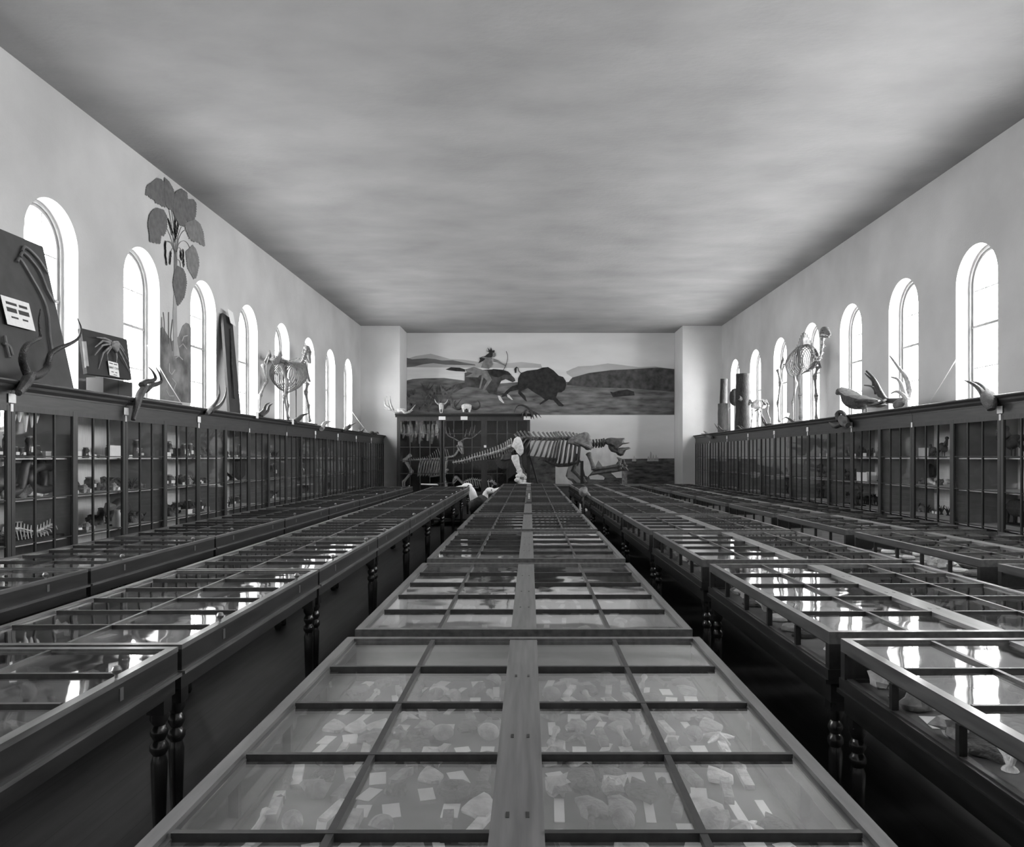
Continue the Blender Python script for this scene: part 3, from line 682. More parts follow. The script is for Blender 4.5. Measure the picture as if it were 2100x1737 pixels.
# ------------------------------------------------------------------ skeletons
def skeleton(name, label, cat, base, rot, S, m='bone', group=None):
    """local frame: x forward, z up, origin on the floor of the mount. S holds polylines in metres"""
    e = empty(name, base, rot, label=label, cat=cat, group=group)
    W_ = S.get('w', .2)
    sp = smooth(S['spine'], 5); b = MB(); n = S.get('nv', 22)
    def along(P, t):
        L_ = [0]
        for i in range(1, len(P)): L_.append(L_[-1]+(P[i]-P[i-1]).length)
        q = t*L_[-1]
        for i in range(1, len(P)):
            if L_[i] >= q: return P[i-1].lerp(P[i], (q-L_[i-1])/max(1e-6, L_[i]-L_[i-1]))
        return P[-1]
    vr = S.get('vr', .035); tl = S.get('tilt', -.25)
    b.tube(sp, vr*.55, 6)
    for i in range(n):
        t = i/(n-1); p = along(sp, t); h = S['nspine'](t)
        b.ell(p, (vr*.8, vr*1.2, vr), 8, 5)
        b.tube([p+Vector((0, 0, 0)), p+Vector((tl*h*.5, 0, h*.6)), p+Vector((tl*h, 0, h))], [vr*.35, vr*.28, vr*.42], 6)
        b.tube([p+Vector((0, -vr*2.1, .0)), p, p+Vector((0, vr*2.1, 0))], [vr*.2, vr*.3, vr*.2], 5)
    b.build('spine', M[m], e)
    rb = MB(); nr = S.get('nr', 12); t0, t1 = S.get('rt', (.35, 1)); sw = S.get('sweep', -.12)
    for i in range(nr):
        t = i/(nr-1); p = along(sp, t0+(t1-t0)*t); d = S['rdepth'](t); w_ = W_*(.55+.45*math.sin(PI*min(1, .25+t*.6)))*S.get('rw', 1)
        for s_ in (-1, 1):
            pts = []
            for j in range(9):
                a = j/8; ang = PI*.93*a
                pts.append(p+Vector((sw*a*d/.5*1.0, s_*w_*math.sin(ang)*1.0, .02-d*(1-math.cos(ang))/2)))
            rb.tube(pts, [S.get('rr', .012)*q for q in (.8,1.1,1.1,1.1,1.1,1.1,1,.9,.7)], 6, 1.0)
    st = [along(sp, t0+(t1-t0)*t)+Vector((sw*S['rdepth'](t)/.5, 0, -S['rdepth'](t))) for t in (.45, .7, 1)]
    rb.tube(st, S.get('rr', .012)*1.7, 6)
    rb.build('rib_cage', M[m], e)
    if 'neck' in S:
        nk = smooth(S['neck'], 4); b = MB(); b.tube(nk, vr*.5, 6)
        for i in range(S.get('nn', 7)):
            p = along(nk, (i+.5)/S.get('nn', 7)); q = along(nk, min(1, (i+1)/S.get('nn', 7))); dr = (q-p).normalized()
            b.tube([p-dr*vr*1.2, p, p+dr*vr*1.2], [vr*1.2, vr*.8, vr*1.3], 7); b.tube([p, p+Vector((-dr.z, 0, dr.x))*vr*1.9], [vr*.4, vr*.2], 5); b.tube([p-Vector((0, vr*1.8, 0)), p+Vector((0, vr*1.8, 0))], vr*.3, 5)
        b.build('neck_bones', M[m], e)
    if 'tail' in S:
        tl_ = smooth(S['tail'], 4); b = MB(); k = S.get('nt', 14)
        for i in range(k):
            t = i/(k-1); p = along(tl_, t); r = S.get('tr', vr)*(1-.75*t); b.ell(p, (r*.9, r*.8, r*.8), 7, 5); b.tube([p, p+Vector((-.3*r, 0, r*2.0))], [r*.35, r*.2], 5)
        b.tube(tl_, taper(vr*.4, vr*.1, len(tl_)), 5); b.build('tail_bones', M[m], e)
    pv = Vector(S['pelvis'][0]); pr = S['pelvis'][1]; b = MB()
    for s_ in (-1, 1):
        b.puffy([pv+Vector((x*pr, s_*pr*.45*(1 if x > 0 else .7), z*pr)) for x, z in ((.6, .9), (.9, .5), (.3, .1), (.1, -.35), (-.5, -.5), (-.9, -.2), (-.5, .05), (.1, .4))], (.2, s_*1, .1), pr*.22, .75)
    b.ell(pv, (pr*.3, pr*.5, pr*.18), 8, 5); b.build('pelvis', M[m], e)
    for L_ in S['legs']:
        b = MB(); pts = [Vector(p) for p in L_['p']]
        for i in range(len(pts)-1):
            b.bone(pts[i], pts[i+1], L_['r'][i], 1.75)
            b.ell(pts[i+1], (L_['r'][i]*1.5,)*3, 7, 5)
        f = pts[-1]; r = L_['r'][-1]
        b.ell(f+Vector((r*1.4, 0, r*.2)), (r*2.2, r*1.6, r*1.0), 8, 5, bump=.4)
        b.build('leg_bones', M[m], e)
    if 'scap' in S:
        for s_ in (-1, 1):
            c, q, L2 = Vector(S['scap'][0]), Vector(S['scap'][1]), S['scap'][2]; dr = (q-c); nrm = Vector((-dr.z, 0, dr.x)).normalized()
            b = MB(); b.puffy([c+nrm*L2*.5+Vector((0, s_*W_*.75, 0)), c-nrm*L2*.5+Vector((0, s_*W_*.75, 0)), q-nrm*L2*.12+Vector((0, s_*W_*.95, 0)), q+nrm*L2*.12+Vector((0, s_*W_*.95, 0))], (0, 1, 0), .03, .9)
            b.tube([c+Vector((0, s_*(W_*.75+.02), 0)), q+Vector((0, s_*(W_*.95+.02), 0))], .012, 5); b.build('shoulder_blade', M[m], e)
    if 'skull' in S:
        c, L_, pitch = Vector(S['skull'][0]), S['skull'][1], S['skull'][2]; rt = Matrix.Rotation(pitch, 3, 'Y'); b = MB()
        def T(x, y, z): return c+rt @ Vector((x*L_, y*L_, z*L_))
        b.tube([T(-.15, 0, .0), T(.0, 0, .06), T(.2, 0, .07), T(.45, 0, .02), T(.7, 0, -.05), T(.85, 0, -.09)], [L_*.07, L_*.19, L_*.19, L_*.13, L_*.09, L_*.05], 10, .8)
        for s_ in (-1, 1):
            b.tube([T(0, s_*.12, -.02), T(.15, s_*.2, -.03), T(.35, s_*.13, -.04)], L_*.035, 6)
        b.build('skull', M[m], e)
        b = MB()
        for s_ in (-1, 1): b.tube([T(.02, s_*.14, -.02), T(.06, s_*.14, -.22), T(.3, s_*.09, -.22), T(.78, s_*.02, -.17)], [L_*.03, L_*.055, L_*.05, L_*.03], 7)
        b.build('lower_jaw', M[m], e)
        b = MB()
        for s_ in (-1, 1): b.ell(T(.22, s_*.135, .05), (L_*.06, L_*.03, L_*.055), 8, 5)
        b.build('eye_socket', M['iron'], e)
    for po in S.get('posts', []):
        MB().tube([(po[0], po[1], 0), (po[0], po[1], po[2])], .014, 8).build('support_rod', M['iron'], e)
    if 'base' in S:
        x0, x1, y0, y1, z0 = S['base']; MB().box((x0, y0, z0), (x1, y1, 0.0)).build('mount_board', M[S.get('bm', 'boardedge')], e, None)
    return e
def hump(t): return .09+.22*math.exp(-((t-.72)/.22)**2)
skeleton('camel_skeleton', 'tall camel skeleton with humped spine and raised head on the right cabinets', 'skeleton', (6.27, 17.95, CT+.045), -PI/2, dict(
    w=.24, spine=[(-.95, 0, 1.48), (-.6, 0, 1.60), (-.2, 0, 1.66), (.2, 0, 1.74), (.55, 0, 1.72), (.8, 0, 1.60)], nspine=hump, nv=20, vr=.032, rt=(.38, .98), nr=12, rdepth=lambda t: .42+.22*math.sin(PI*min(1, t*.7+.2)), rr=.011,
    neck=[(.8, 0, 1.56), (1.0, 0, 1.36), (1.25, 0, 1.34), (1.40, 0, 1.55), (1.45, 0, 1.80)], skull=((1.46, 0, 1.88), .46, .25), pelvis=((-1.0, 0, 1.45), .22), tail=[(-1.15, 0, 1.42), (-1.28, 0, 1.25), (-1.32, 0, 1.0)], tr=.022,
    legs=[dict(p=[(-1.02, .18, 1.35), (-.82, .2, .98), (-1.05, .2, .52), (-1.0, .2, .06)], r=[.030, .026, .02, .02]), dict(p=[(-1.02, -.18, 1.35), (-.75, -.2, .98), (-.95, -.2, .5), (-.86, -.2, .06)], r=[.030, .026, .02, .02]),
          dict(p=[(.62, .19, 1.22), (.42, .2, 1.02), (.50, .2, .55), (.50, .2, .06)], r=[.032, .03, .024, .022]), dict(p=[(.70, -.19, 1.22), (.52, -.2, 1.02), (.62, -.2, .55), (.62, -.2, .06)], r=[.032, .03, .024, .022])],
    scap=((.45, 0, 1.62), (.66, 0, 1.2), .2), posts=[(-.35, 0, 1.6)], base=(-1.35, 1.0, -.3, .3, -.045)), 'bone_grey')
MB().prism([(-.02, -.16, 0), (-.02, .16, 0), (.06, .16, .27), (.06, -.16, .27)], (.008, 0, 0)).build('name_card', M['card'], None, None)
nc = bpy.data.objects['name_card']; nc.location = (6.02, 18.2, CT+.0); nc.rotation_euler = (0, 0, -.5); tag(nc, 'leaning white card at the foot of the camel skeleton', 'card')
skeleton('ox_skeleton', 'large pale ungulate skeleton facing away on the left cabinets before the windows', 'skeleton', (-5.58, 17.75, CT+.05), PI/2-.05, dict(
    w=.30, spine=[(-.9, 0, 1.35), (-.5, 0, 1.36), (0, 0, 1.34), (.45, 0, 1.40), (.75, 0, 1.42)], nspine=lambda t: .07+.13*max(0, t-.45), nv=20, vr=.038, rt=(.32, .98), nr=13, rdepth=lambda t: .50+.18*math.sin(PI*min(1, t*.8+.1)), rr=.012,
    neck=[(.75, 0, 1.40), (.95, 0, 1.50), (1.12, 0, 1.68), (1.22, 0, 1.80)], skull=((1.28, .02, 1.86), .50, .75), pelvis=((-.95, 0, 1.30), .27), tail=[(-1.15, 0, 1.32), (-1.27, 0, 1.15), (-1.3, 0, .85)], tr=.022,
    legs=[dict(p=[(-.98, .2, 1.22), (-.75, .22, .86), (-1.1, .22, .5), (-1.14, .22, .06)], r=[.032, .028, .022, .022]), dict(p=[(-.98, -.2, 1.22), (-.68, -.22, .86), (-.85, -.22, .5), (-.62, -.22, .06)], r=[.032, .028, .022, .022]),
          dict(p=[(.60, .22, .95), (.45, .22, .72), (.55, .22, .40), (.55, .22, .06)], r=[.034, .03, .024, .024]), dict(p=[(.66, -.22, .95), (.52, -.22, .72), (.72, -.22, .40), (.82, -.22, .06)], r=[.034, .03, .024, .024])],
    scap=((.42, 0, 1.40), (.62, 0, .98), .24), posts=[(-.3, 0, 1.3), (.5, 0, 1.3)], base=(-1.4, 1.15, -.3, .3, -.05), bm='board'), 'bone_grey')
skeleton('deer_skeleton', 'small pale quadruped skeleton between windows on the right cabinets', 'skeleton', (6.30, 21.2, CT+.03), PI/2+.1, dict(
    w=.13, spine=[(-.42, 0, .70), (-.1, 0, .76), (.25, 0, .76), (.42, 0, .72)], nspine=lambda t: .05, nv=16, vr=.02, rt=(.3, .95), nr=10, rdepth=lambda t: .24, rr=.010,
    neck=[(.42, 0, .70), (.56, 0, .74), (.64, 0, .8)], skull=((.64, 0, .80), .22, .5), pelvis=((-.42, 0, .66), .12),
    legs=[dict(p=[(-.42, s_*.08, .62), (-.32, s_*.09, .44), (-.48, s_*.09, .24), (-.44+s_*.04, s_*.09, .03)], r=[.016, .014, .011, .011]) for s_ in (-1, 1)]+[dict(p=[(.34, s_*.08, .54), (.28, s_*.09, .40), (.33, s_*.09, .22), (.32+s_*.05, s_*.09, .03)], r=[.016, .014, .011, .011]) for s_ in (-1, 1)],
    base=(-.6, .6, -.16, .16, -.03), bm='board'), 'bone_grey')

# giant ground sloth skeleton on its plinth
ZS = 24.7
def g(px, py, dy=0.0): v = at(px, py, ZS); v.y += dy; return v
def za(x, y, dy=0): return g(920+x/9.545, 870+y/9.545, dy)
def zb(x, y, dy=0): return g(1120+x/10.5, 870+y/10.5, dy)
pl = MB(); p0 = g(1040, 994.5); p1 = g(1335, 994.5); pl.box((p0.x, ZS-.8, 0), (p1.x, ZS+.9, p0.z-.03)); pl.box((p0.x-.04, ZS-.84, p0.z-.03), (p1.x+.04, ZS+.94, p0.z))
po = pl.build('long_plinth', M['plinth'], None, None); tag(po, 'low dark plinth under the giant ground sloth skeleton', 'plinth'); TOPZ = p0.z
sl = tag(empty('giant_sloth_skeleton', (0, 0, 0)), 'giant ground sloth skeleton with long tail in front of the far wall', 'skeleton')
sp = smooth([za(1330, 380), za(1450, 270), za(1650, 275), za(1900, 285), za(2100, 290), zb(350, 300), zb(560, 310), zb(760, 340), zb(900, 385)], 4)
b = MB(); b.tube(sp, .055, 8)
def along(P, t):
    q = t*(len(P)-1); i = min(int(q), len(P)-2); return P[i].lerp(P[i+1], q-i)
for i in range(20):
    p = along(sp, .06+.9*i/19); b.ell(p, (.055, .09, .075), 8, 5); b.tube([p, p+Vector((-.07, 0, .11)), p+Vector((-.15, 0, .22))], [.05, .035, .04], 7, .6); b.tube([p+Vector((0, -.13, .03)), p, p+Vector((0, .13, .03))], .025, 6)
b.build('spine', M['bone_mid'], sl)
for i in range(15):
    t = i/14; top = along(sp, .14+.72*t)+Vector((0, 0, -.03)); d = .42+.42*min(1, t*1.5)-.05*t; sw_ = -.40+.30*t; b = MB()
    for s_ in (-1, 1):
        pts = [top+Vector((sw_*a**1.15, s_*.46*math.sin(PI*.88*a)*(.7+.3*math.sin(PI*t)), -d*(1-math.cos(PI*.9*a))/1.95)) for a in [j/9 for j in range(10)]]
        b.tube(pts, [.016, .022, .026, .027, .027, .028, .029, .029, .027, .02], 7)
    b.build('rib', M['rib_bone'], sl)
b = MB(); b.tube([zb(-60, 760), zb(120, 850), zb(260, 885), zb(480, 875), zb(740, 790)], [.03, .05, .06, .06, .05], 8); b.build('breastbone', M['bone_dark'], sl)
b = MB()
tp = smooth([za(90, 750), za(300, 710), za(500, 650), za(700, 610), za(900, 560), za(1100, 490), za(1250, 420)], 6)
for i in range(24):
    t = i/23; p = along(tp, t); r = .028+.055*t
    b.ell(p, (r*.95, r, r), 8, 5); b.tube([p, p+Vector((-.05*t, 0, r*2.2+.06*t))], [r*.4, r*.3], 6); b.tube([p+Vector((0, -r*2, 0)), p+Vector((0, r*2, 0))], r*.35, 6); b.tube([p, p+Vector((.02, 0, -r*2.0-.05*t))], [r*.4, r*.2], 6)
b.tube(tp, taper(.02, .05, len(tp)), 6); b.build('tail_bones', M['tail_bone'], sl)
for s_ in (-1, 1):
    b = MB(); b.puffy([za(x, y, s_*.42) for x, y in ((1290, 290), (1350, 245), (1400, 260), (1440, 340), (1475, 480), (1465, 570), (1410, 620), (1340, 560), (1290, 470), (1240, 440))], (.35, s_, 0), .16, .75)
    b.build('hip_bone', M['bone'] if s_ < 0 else M['bone_mid'], sl)
b = MB(); b.puffy([za(x, y, 0) for x, y in ((1050, 600), (1150, 560), (1280, 520), (1290, 600), (1230, 700), (1100, 730), (1010, 710))], (.1, 1, 0), .35, .8); b.build('pelvis', M['bone_dark'], sl)
for s_ in (-1, 1):
    b = MB(); dy = s_*.40; o_ = 0 if s_ < 0 else 40
    b.tube([za(1300+o_, 600, dy), za(1310+o_, 660, dy), za(1335+o_, 760, dy), za(1370+o_, 860, dy), za(1390+o_, 900, dy)], [.11, .14, .11, .08, .10], 10, .8)
    b.tube([za(1385+o_, 900, dy), za(1400+o_, 950, dy), za(1405+o_, 1010, dy)], [.11, .08, .10], 9)
    for k, (x, y, r) in enumerate(((1370, 1010, .09), (1440, 1000, .10), (1480, 1040, .08), (1350, 1080, .09), (1400, 1110, .10), (1460, 1110, .09))): b.ell(za(x+o_, y, dy+.04*(k % 3-1)), (r, r*1.1, r*.85), 8, 6, bump=.3, seed=k)
    q = za(1400+o_, 1160, dy); b.tube([q, Vector((q.x+.05, q.y, TOPZ+.05))], [.10, .12], 8); b.tube([Vector((q.x, q.y, TOPZ+.06)), Vector((q.x+.35, q.y-.05, TOPZ+.04))], [.07, .03], 7)
    b.build('hind_leg', M['bone'] if s_ < 0 else M['bone_mid'], sl)
for s_ in (-1, 1):
    b = MB(); b.puffy([zb(x, y, s_*.44) for x, y in ((450, 380), (520, 300), (640, 230), (800, 180), (880, 190), (940, 270), (950, 420), (985, 500), (940, 560), (880, 550), (800, 470), (700, 480), (600, 440), (470, 415))], (.1, 1, 0), .10, .85)
    b.tube([zb(600, 380, s_*.44-.06), zb(780, 440, s_*.46-.06), zb(930, 520, s_*.46-.04)], [.03, .05, .06], 7); b.build('shoulder_blade', M['bone_mid'], sl)
b = MB(); b.bone(zb(880, 610, -.45), zb(1010, 980, -.5), .065, 1.5, 9); b.tube([zb(1000, 965, -.5), zb(1250, 930, -.5), zb(1500, 890, -.48)], [.07, .045, .06], 9); b.tube([zb(960, 1055, -.5), zb(1200, 1020, -.48), zb(1500, 980, -.46)], [.06, .05, .05], 9)
for k, (x, y, r) in enumerate(((1540, 880, .07), (1590, 900, .07), (1640, 850, .06), (1560, 960, .06), (1640, 940, .07), (1680, 900, .05), (1530, 820, .04))): b.ell(zb(x, y, -.46+.05*(k % 3-1)), (r, r, r), 8, 6, bump=.3, seed=k)
b.tube([zb(1560, 830, -.46), zb(1560, 760, -.46), zb(1490, 715, -.46)], [.05, .06, .015], 7); b.tube([zb(1640, 850, -.4), zb(1630, 780, -.4), zb(1560, 735, -.4)], [.05, .05, .015], 7); b.tube([zb(1660, 930, -.5), zb(1730, 1000, -.5)], [.05, .015], 7)
b.build('fore_leg', M['bone_dark'], sl)
b = MB(); b.tube([zb(700, 640, .4), zb(640, 850, .42), zb(600, 1000, .42), zb(690, 1090, .42), zb(790, 1200, .42)], [.06, .05, .09, .06, .06], 9); q = zb(850, 1270, .42); b.tube([zb(760, 1110, .42), Vector((q.x, q.y, TOPZ+.05))], [.07, .09], 8); b.build('fore_leg', M['bone_dark'], sl)
b = MB(); nk = [zb(920, 400), zb(1000, 430), zb(1100, 420), zb(1190, 420), zb(1260, 400)]; b.tube(smooth(nk, 3), .05, 8)
for i in range(7):
    p = along(smooth(nk, 3), i/6); b.ell(p, (.04, .11, .09), 8, 5); b.tube([p, p+Vector((-.03, 0, .15))], [.04, .03], 6); b.tube([p, p+Vector((-.05, 0, -.13))], [.04, .03], 6)
b.build('neck_bones', M['bone_dark'], sl)
b = MB(); b.puffy([zb(x, y) for x, y in ((1250, 370), (1270, 330), (1320, 300), (1400, 288), (1540, 298), (1690, 295), (1695, 325), (1668, 350), (1680, 390), (1720, 402), (1790, 388), (1803, 405), (1720, 422), (1650, 435), (1610, 470), (1560, 500), (1550, 580), (1530, 630), (1480, 590), (1430, 560), (1400, 480), (1330, 450), (1270, 420))], (0, 1, 0), .42, .72)
b.build('skull', M['bone_dark'], sl)
b = MB(); b.puffy([zb(x, y) for x, y in ((1330, 455), (1380, 520), (1420, 520), (1500, 560), (1560, 510), (1640, 498), (1700, 500), (1790, 492), (1830, 520), (1790, 535), (1720, 560), (1690, 610), (1660, 670), (1600, 690), (1540, 665), (1500, 620), (1400, 590), (1350, 530))], (0, 1, 0), .30, .75); b.build('lower_jaw', M['bone_dark'], sl)
for (x, y0, dy) in ((770, 790, 0), ):
    q = zb(x, y0, dy); MB().box((q.x-.05, q.y-.03, TOPZ), (q.x+.05, q.y+.03, q.z)).build('support_post', M['iron'], sl, None)
q = zb(1660, 1005, -.46); MB().box((q.x-.09, q.y-.07, TOPZ), (q.x+.06, q.y+.07, q.z)).build('support_post', M['bone_mid'], sl, None)
q = za(1560, 500, 0); MB().box((q.x-.05, q.y-.03, TOPZ), (q.x+.05, q.y+.03, q.z+.3)).build('support_post', M['iron'], sl, None)
q = za(1600, 640, .3); MB().tube([q, Vector((q.x+.25, q.y+.1, TOPZ))], .03, 7).build('support_post', M['iron'], sl)

# ------------------------------------------------------------------ far cabinet
YC = 26.0
c0 = at(814, 0, YC).x; c1 = at(1087, 0, YC).x; ct = at(0, 848, YC).z; cd = 1.9
fc = tag(empty('far_cabinet', (0, 0, 0)), 'large dark glazed cabinet of skeletons against the far wall', 'cabinet')
b = MB(); b.box((c0, YC, 0), (c0+.05, YC+cd, ct-.1)); b.box((c1-.05, YC, 0), (c1, YC+cd, ct-.1)); b.box((c0+.05, YC+cd-.04, 0), (c1-.05, YC+cd, ct-.1)); b.box((c0, YC, ct-.12), (c1, YC+cd, ct-.08)); b.box((c0, YC, 0), (c1, YC+cd, .35)); b.build('carcass', M['casewood'], fc, None)
M['fcback'] = mat('painted_cabinet_back', .035, .9, .6, 1.6, detail=7)
MB().box((c0+.05, YC+cd-.07, .35), (c1-.05, YC+cd-.05, ct-.12)).build('back_board', M['fcback'], fc, None)
cn = MB(); pr = [(YC-.02, ct-.13), (YC-.04, ct-.10), (YC-.05, ct-.07), (YC-.11, ct-.05), (YC-.12, ct-.01), (YC-.10, ct), (YC+cd, ct), (YC+cd, ct-.08), (YC, ct-.08)]
cn.prism([(c0-.05, y, z) for y, z in pr], (c1-c0+.12, 0, 0)); cn.build('cornice', M['casewood_h'], fc, .5)
zt = at(0, 863, YC).z; zl = [at(0, y, YC).z for y in (889.5, 917, 944, 971)]
for xa, xb in ((818, 907), (909, 992), (996, 1087)):
    x0, x1 = at(xa-3, 0, YC).x, at(xb+1, 0, YC).x; x0 = max(x0, c0); x1 = min(x1, c1)
    d = MB(); d.box((x0, YC-.03, .36), (x0+.10, YC, ct-.12)); d.box((x1-.10, YC-.03, .36), (x1, YC, ct-.12)); d.box((x0+.10, YC-.03, zt), (x1-.10, YC, ct-.12)); d.box((x0+.10, YC-.03, .36), (x1-.10, YC, .5)); do = d.build('door', M['casewood'], fc, None)
    gb = MB()
    for k in (1, 2, 3): x = x0+.1+(x1-x0-.2)*k/4; gb.box((x-.011, YC-.025, .5), (x+.011, YC-.008, zt))
    for z in zl: gb.box((x0+.1, YC-.024, z-.011), (x1-.1, YC-.009, z+.011))
    gb.build('glazing_bars', M['winframe'] if False else M['board2'], do, None)
    MB().box((x0+.09, YC-.018, .49), (x1-.09, YC-.014, zt+.01)).build('door_glass', M['glass_case'], do, None)
for px in (907, 952, 1081):
    q = at(px, 856, YC); MB().box((q.x-.115, YC-.04, q.z-.085), (q.x+.115, YC-.032, q.z+.085)).build('label_card', M['card'], fc, None)
q = at(995, 915.5, YC); MB().box((q.x-.04, YC-.04, q.z-.04), (q.x+.04, YC-.032, q.z+.04)).build('number_tag', M['card'], fc, None)
# inside it
q = at(905, 944, 26.9)
elk = skeleton('elk_skeleton', 'antlered elk skeleton with high shoulder spines inside the far cabinet', 'skeleton', (-3.35, 26.95, .352), 0, dict(
    w=.26, spine=[(-.95, 0, 1.20), (-.5, 0, 1.24), (0, 0, 1.26), (.5, 0, 1.32)], nspine=lambda t: .06+.30*math.exp(-((t-.85)/.25)**2), nv=20, vr=.03, rt=(.35, .98), nr=11, rdepth=lambda t: .62, rr=.018,
    neck=[(.5, 0, 1.32), (.7, 0, 1.38), (.85, 0, 1.6)], skull=((.86, -.05, 1.78), .45, 1.1), pelvis=((-1.0, 0, 1.25), .22),
    legs=[dict(p=[(-1.0, s_*.18, 1.15), (-.8, s_*.2, .8), (-1.1, s_*.2, .45), (-1.05, s_*.2, .04)], r=[.03, .026, .02, .02]) for s_ in (-1, 1)]+[dict(p=[(.45, s_*.18, .9), (.3, s_*.2, .7), (.4, s_*.2, .35), (.4, s_*.2, .04)], r=[.03, .026, .02, .02]) for s_ in (-1, 1)]), 'bone')
an = empty('antlers', (.88, -.05, 1.85)); an.parent = elk
for s_ in (-1, 1):
    b = MB(); b.tube(smooth([(0, 0, 0), (s_*.2, 0, .12), (s_*.45, 0, .28 if s_ < 0 else .15), (s_*.5 if s_ < 0 else .8, 0, .75 if s_ < 0 else .45)], 4), taper(.025, .012, 13), 7)
    for k in (.3, .55, .8): b.tube([(s_*k*.6, 0, .12+k*.2), (s_*(k*.6+.06), 0, .35+k*.3)], [.015, .006], 6)
    b.build('antler', M['horn_pale'], an)
skeleton('foal_skeleton', 'small four legged skeleton low inside the far cabinet', 'skeleton', (-1.95, 26.55, .352), PI, dict(
    w=.14, spine=[(-.7, 0, .46), (-.3, 0, .50), (.1, 0, .55), (.4, 0, .42)], nspine=lambda t: .06, nv=18, vr=.03, rt=(.2, .95), nr=12, rdepth=lambda t: .28, rr=.013,
    neck=[(.4, 0, .42), (.5, 0, .52), (.58, 0, .62)], skull=((.6, 0, .62), .32, .9), pelvis=((-.7, 0, .42), .14),
    legs=[dict(p=[(x, s_*.1, .36), (x+.06, s_*.1, .22), (x, s_*.1, .03)], r=[.018, .015, .014]) for s_ in (-1, 1) for x in (-.65, .35)]), 'bone')
b = MB(); b.ell((-1.75, 27.25, 1.28), (.85, .35, .45), 16, 10, bump=.25, seed=3); b.ell((-1.0, 27.2, 1.55), (.32, .28, .32), 12, 8)
for x in (-2.3, -1.3):
    for y in (27.08, 27.42): b.tube([(x, y, 1.1), (x, y, .36)], [.12, .07], 8)
tag(b.build('stuffed_bison_calf', M['fur']), 'dark stuffed animal standing behind the skeletons in the far cabinet', 'stuffed animal')
for k in range(9):
    x = at(828+k*8.4, 0, 26.6).x; b = MB(); h = R.uniform(.35, .75)
    b.tube([(x, 26.55, 2.80), (x+.02, 26.55, 2.80-h*.5), (x-.02, 26.55, 2.80-h)], [.03, .07, .03], 8); b.tube([(x, 26.55, 2.80), (x, 26.55, 3.01)], .006, 5)
    tag(b.build('hanging_bird_skin', M['fishpale']), 'pale skin hanging from the top of the far cabinet', 'animal skin', 'pale skins hanging in the far cabinet')

# ------------------------------------------------------------------ horns and skulls
def horns(name, label, pts_list, r0, m='horn', skull=None, cat='horns', conv=None, card=None, cr=None):
    """each polyline is a list of world points"""
    e = empty(name, tuple(pts_list[0][0]), label=label, cat=cat); o = e.location
    for P in pts_list:
        P = [Vector(p)-o for p in P]; Q = smooth(P, 5); b = MB(); n = len(Q)
        rr = [r0*(1-.88*(i/(n-1))**1.1)*(1+(.07 if i % 2 else 0)) for i in range(n)]; b.tube(Q, rr, 9); b.build('horn', M[m], e)
    if skull:
        S_, rs = skull; S_ = [Vector(p)-o for p in S_]; b = MB(); Q = smooth(S_, 4); n = len(Q)
        b.tube(Q, [rs*(.7+.6*math.sin(PI*(.15+.6*(1-i/(n-1)))))*(1-.35*i/(n-1)) for i in range(n)], 10, .8)
        for s_ in (-1, 1): b.ell(Q[n//4]+Vector((.0, s_*rs*.9, 0)), (rs*.35, rs*.3, rs*.3), 7, 5)
        b.build('skull', M['bone_dark' if cr is None else cr], e)
    if card:
        c = Vector(card)-o; MB().box((c.x-.003, c.y-.06, c.z-.06), (c.x+.003, c.y+.06, c.z+.06)).build('label_card', M['card'], e, None)
    return e
def L_(px, py, X=-5.02): return atX(px, py, X)
horns('kudu_skull', 'huge spiral horned antelope skull hanging over the nearest left cabinet', [
    [atX(58, 772, -5.08), atX(48, 748, -5.05), atX(46, 732, -4.98), atX(53, 710, -4.95), atX(70, 698, -5.0), atX(83, 691, -5.1), atX(80, 660, -5.1), atX(83, 633, -5.06)],
    [atX(64, 772, -5.12), atX(82, 768, -5.2), atX(98, 752, -5.3), atX(103, 728, -5.3), atX(121, 714, -5.25), atX(141, 706, -5.2), atX(160, 694, -5.2), atX(166, 673, -5.25), atX(159, 653, -5.3)]],
    .042, 'horn', ([atX(60, 772, -5.1), atX(50, 790, -5.03), atX(38, 806, -5.0)], .06))
horns('hartebeest_skull', 'long dark skull with kinked horns hanging over the left cabinets below the second window', [
    [atX(290, 790, -5.1), atX(299, 783, -5.1), atX(312, 781, -5.1), atX(319, 775, -5.1), atX(314, 763, -5.1), atX(305, 753, -5.1)],
    [atX(298, 800, -5.15), atX(311, 790, -5.2), atX(323, 787, -5.2), atX(331, 781, -5.2), atX(328, 768, -5.2), atX(320, 754, -5.2)]],
    .042, 'horn', ([atX(296, 795, -5.12), atX(286, 812, -5.05), atX(280, 835, -5.03), atX(273, 861, -5.03)], .052))
horns('oryx_horns', 'pair of long ringed curved horns beside the tall leaning board', [
    [atX(430, 841, -5.1), atX(443, 825, -5.15), atX(450, 808, -5.15), atX(449, 787, -5.15)], [atX(432, 844, -5.05), atX(452, 830, -5.2), atX(462, 812, -5.25), atX(465, 790, -5.25)]], .036, 'horn', ([atX(432, 838, -5.1), atX(427, 845, -5.04), atX(424, 849, -5.03)], .045), cr='bone_mid')
horns('antelope_horns', 'dark curved horns with white card left of the pale ungulate skeleton', [
    [atX(531, 852, -5.1), atX(541, 842, -5.15), atX(545, 831, -5.15), atX(553, 826, -5.15)], [atX(534, 853, -5.1), atX(548, 843, -5.2), atX(552, 833, -5.2), atX(559, 828, -5.2)]], .045, 'horn', None, card=(-5.045, atX(528, 856, -5.04).y, 2.44))
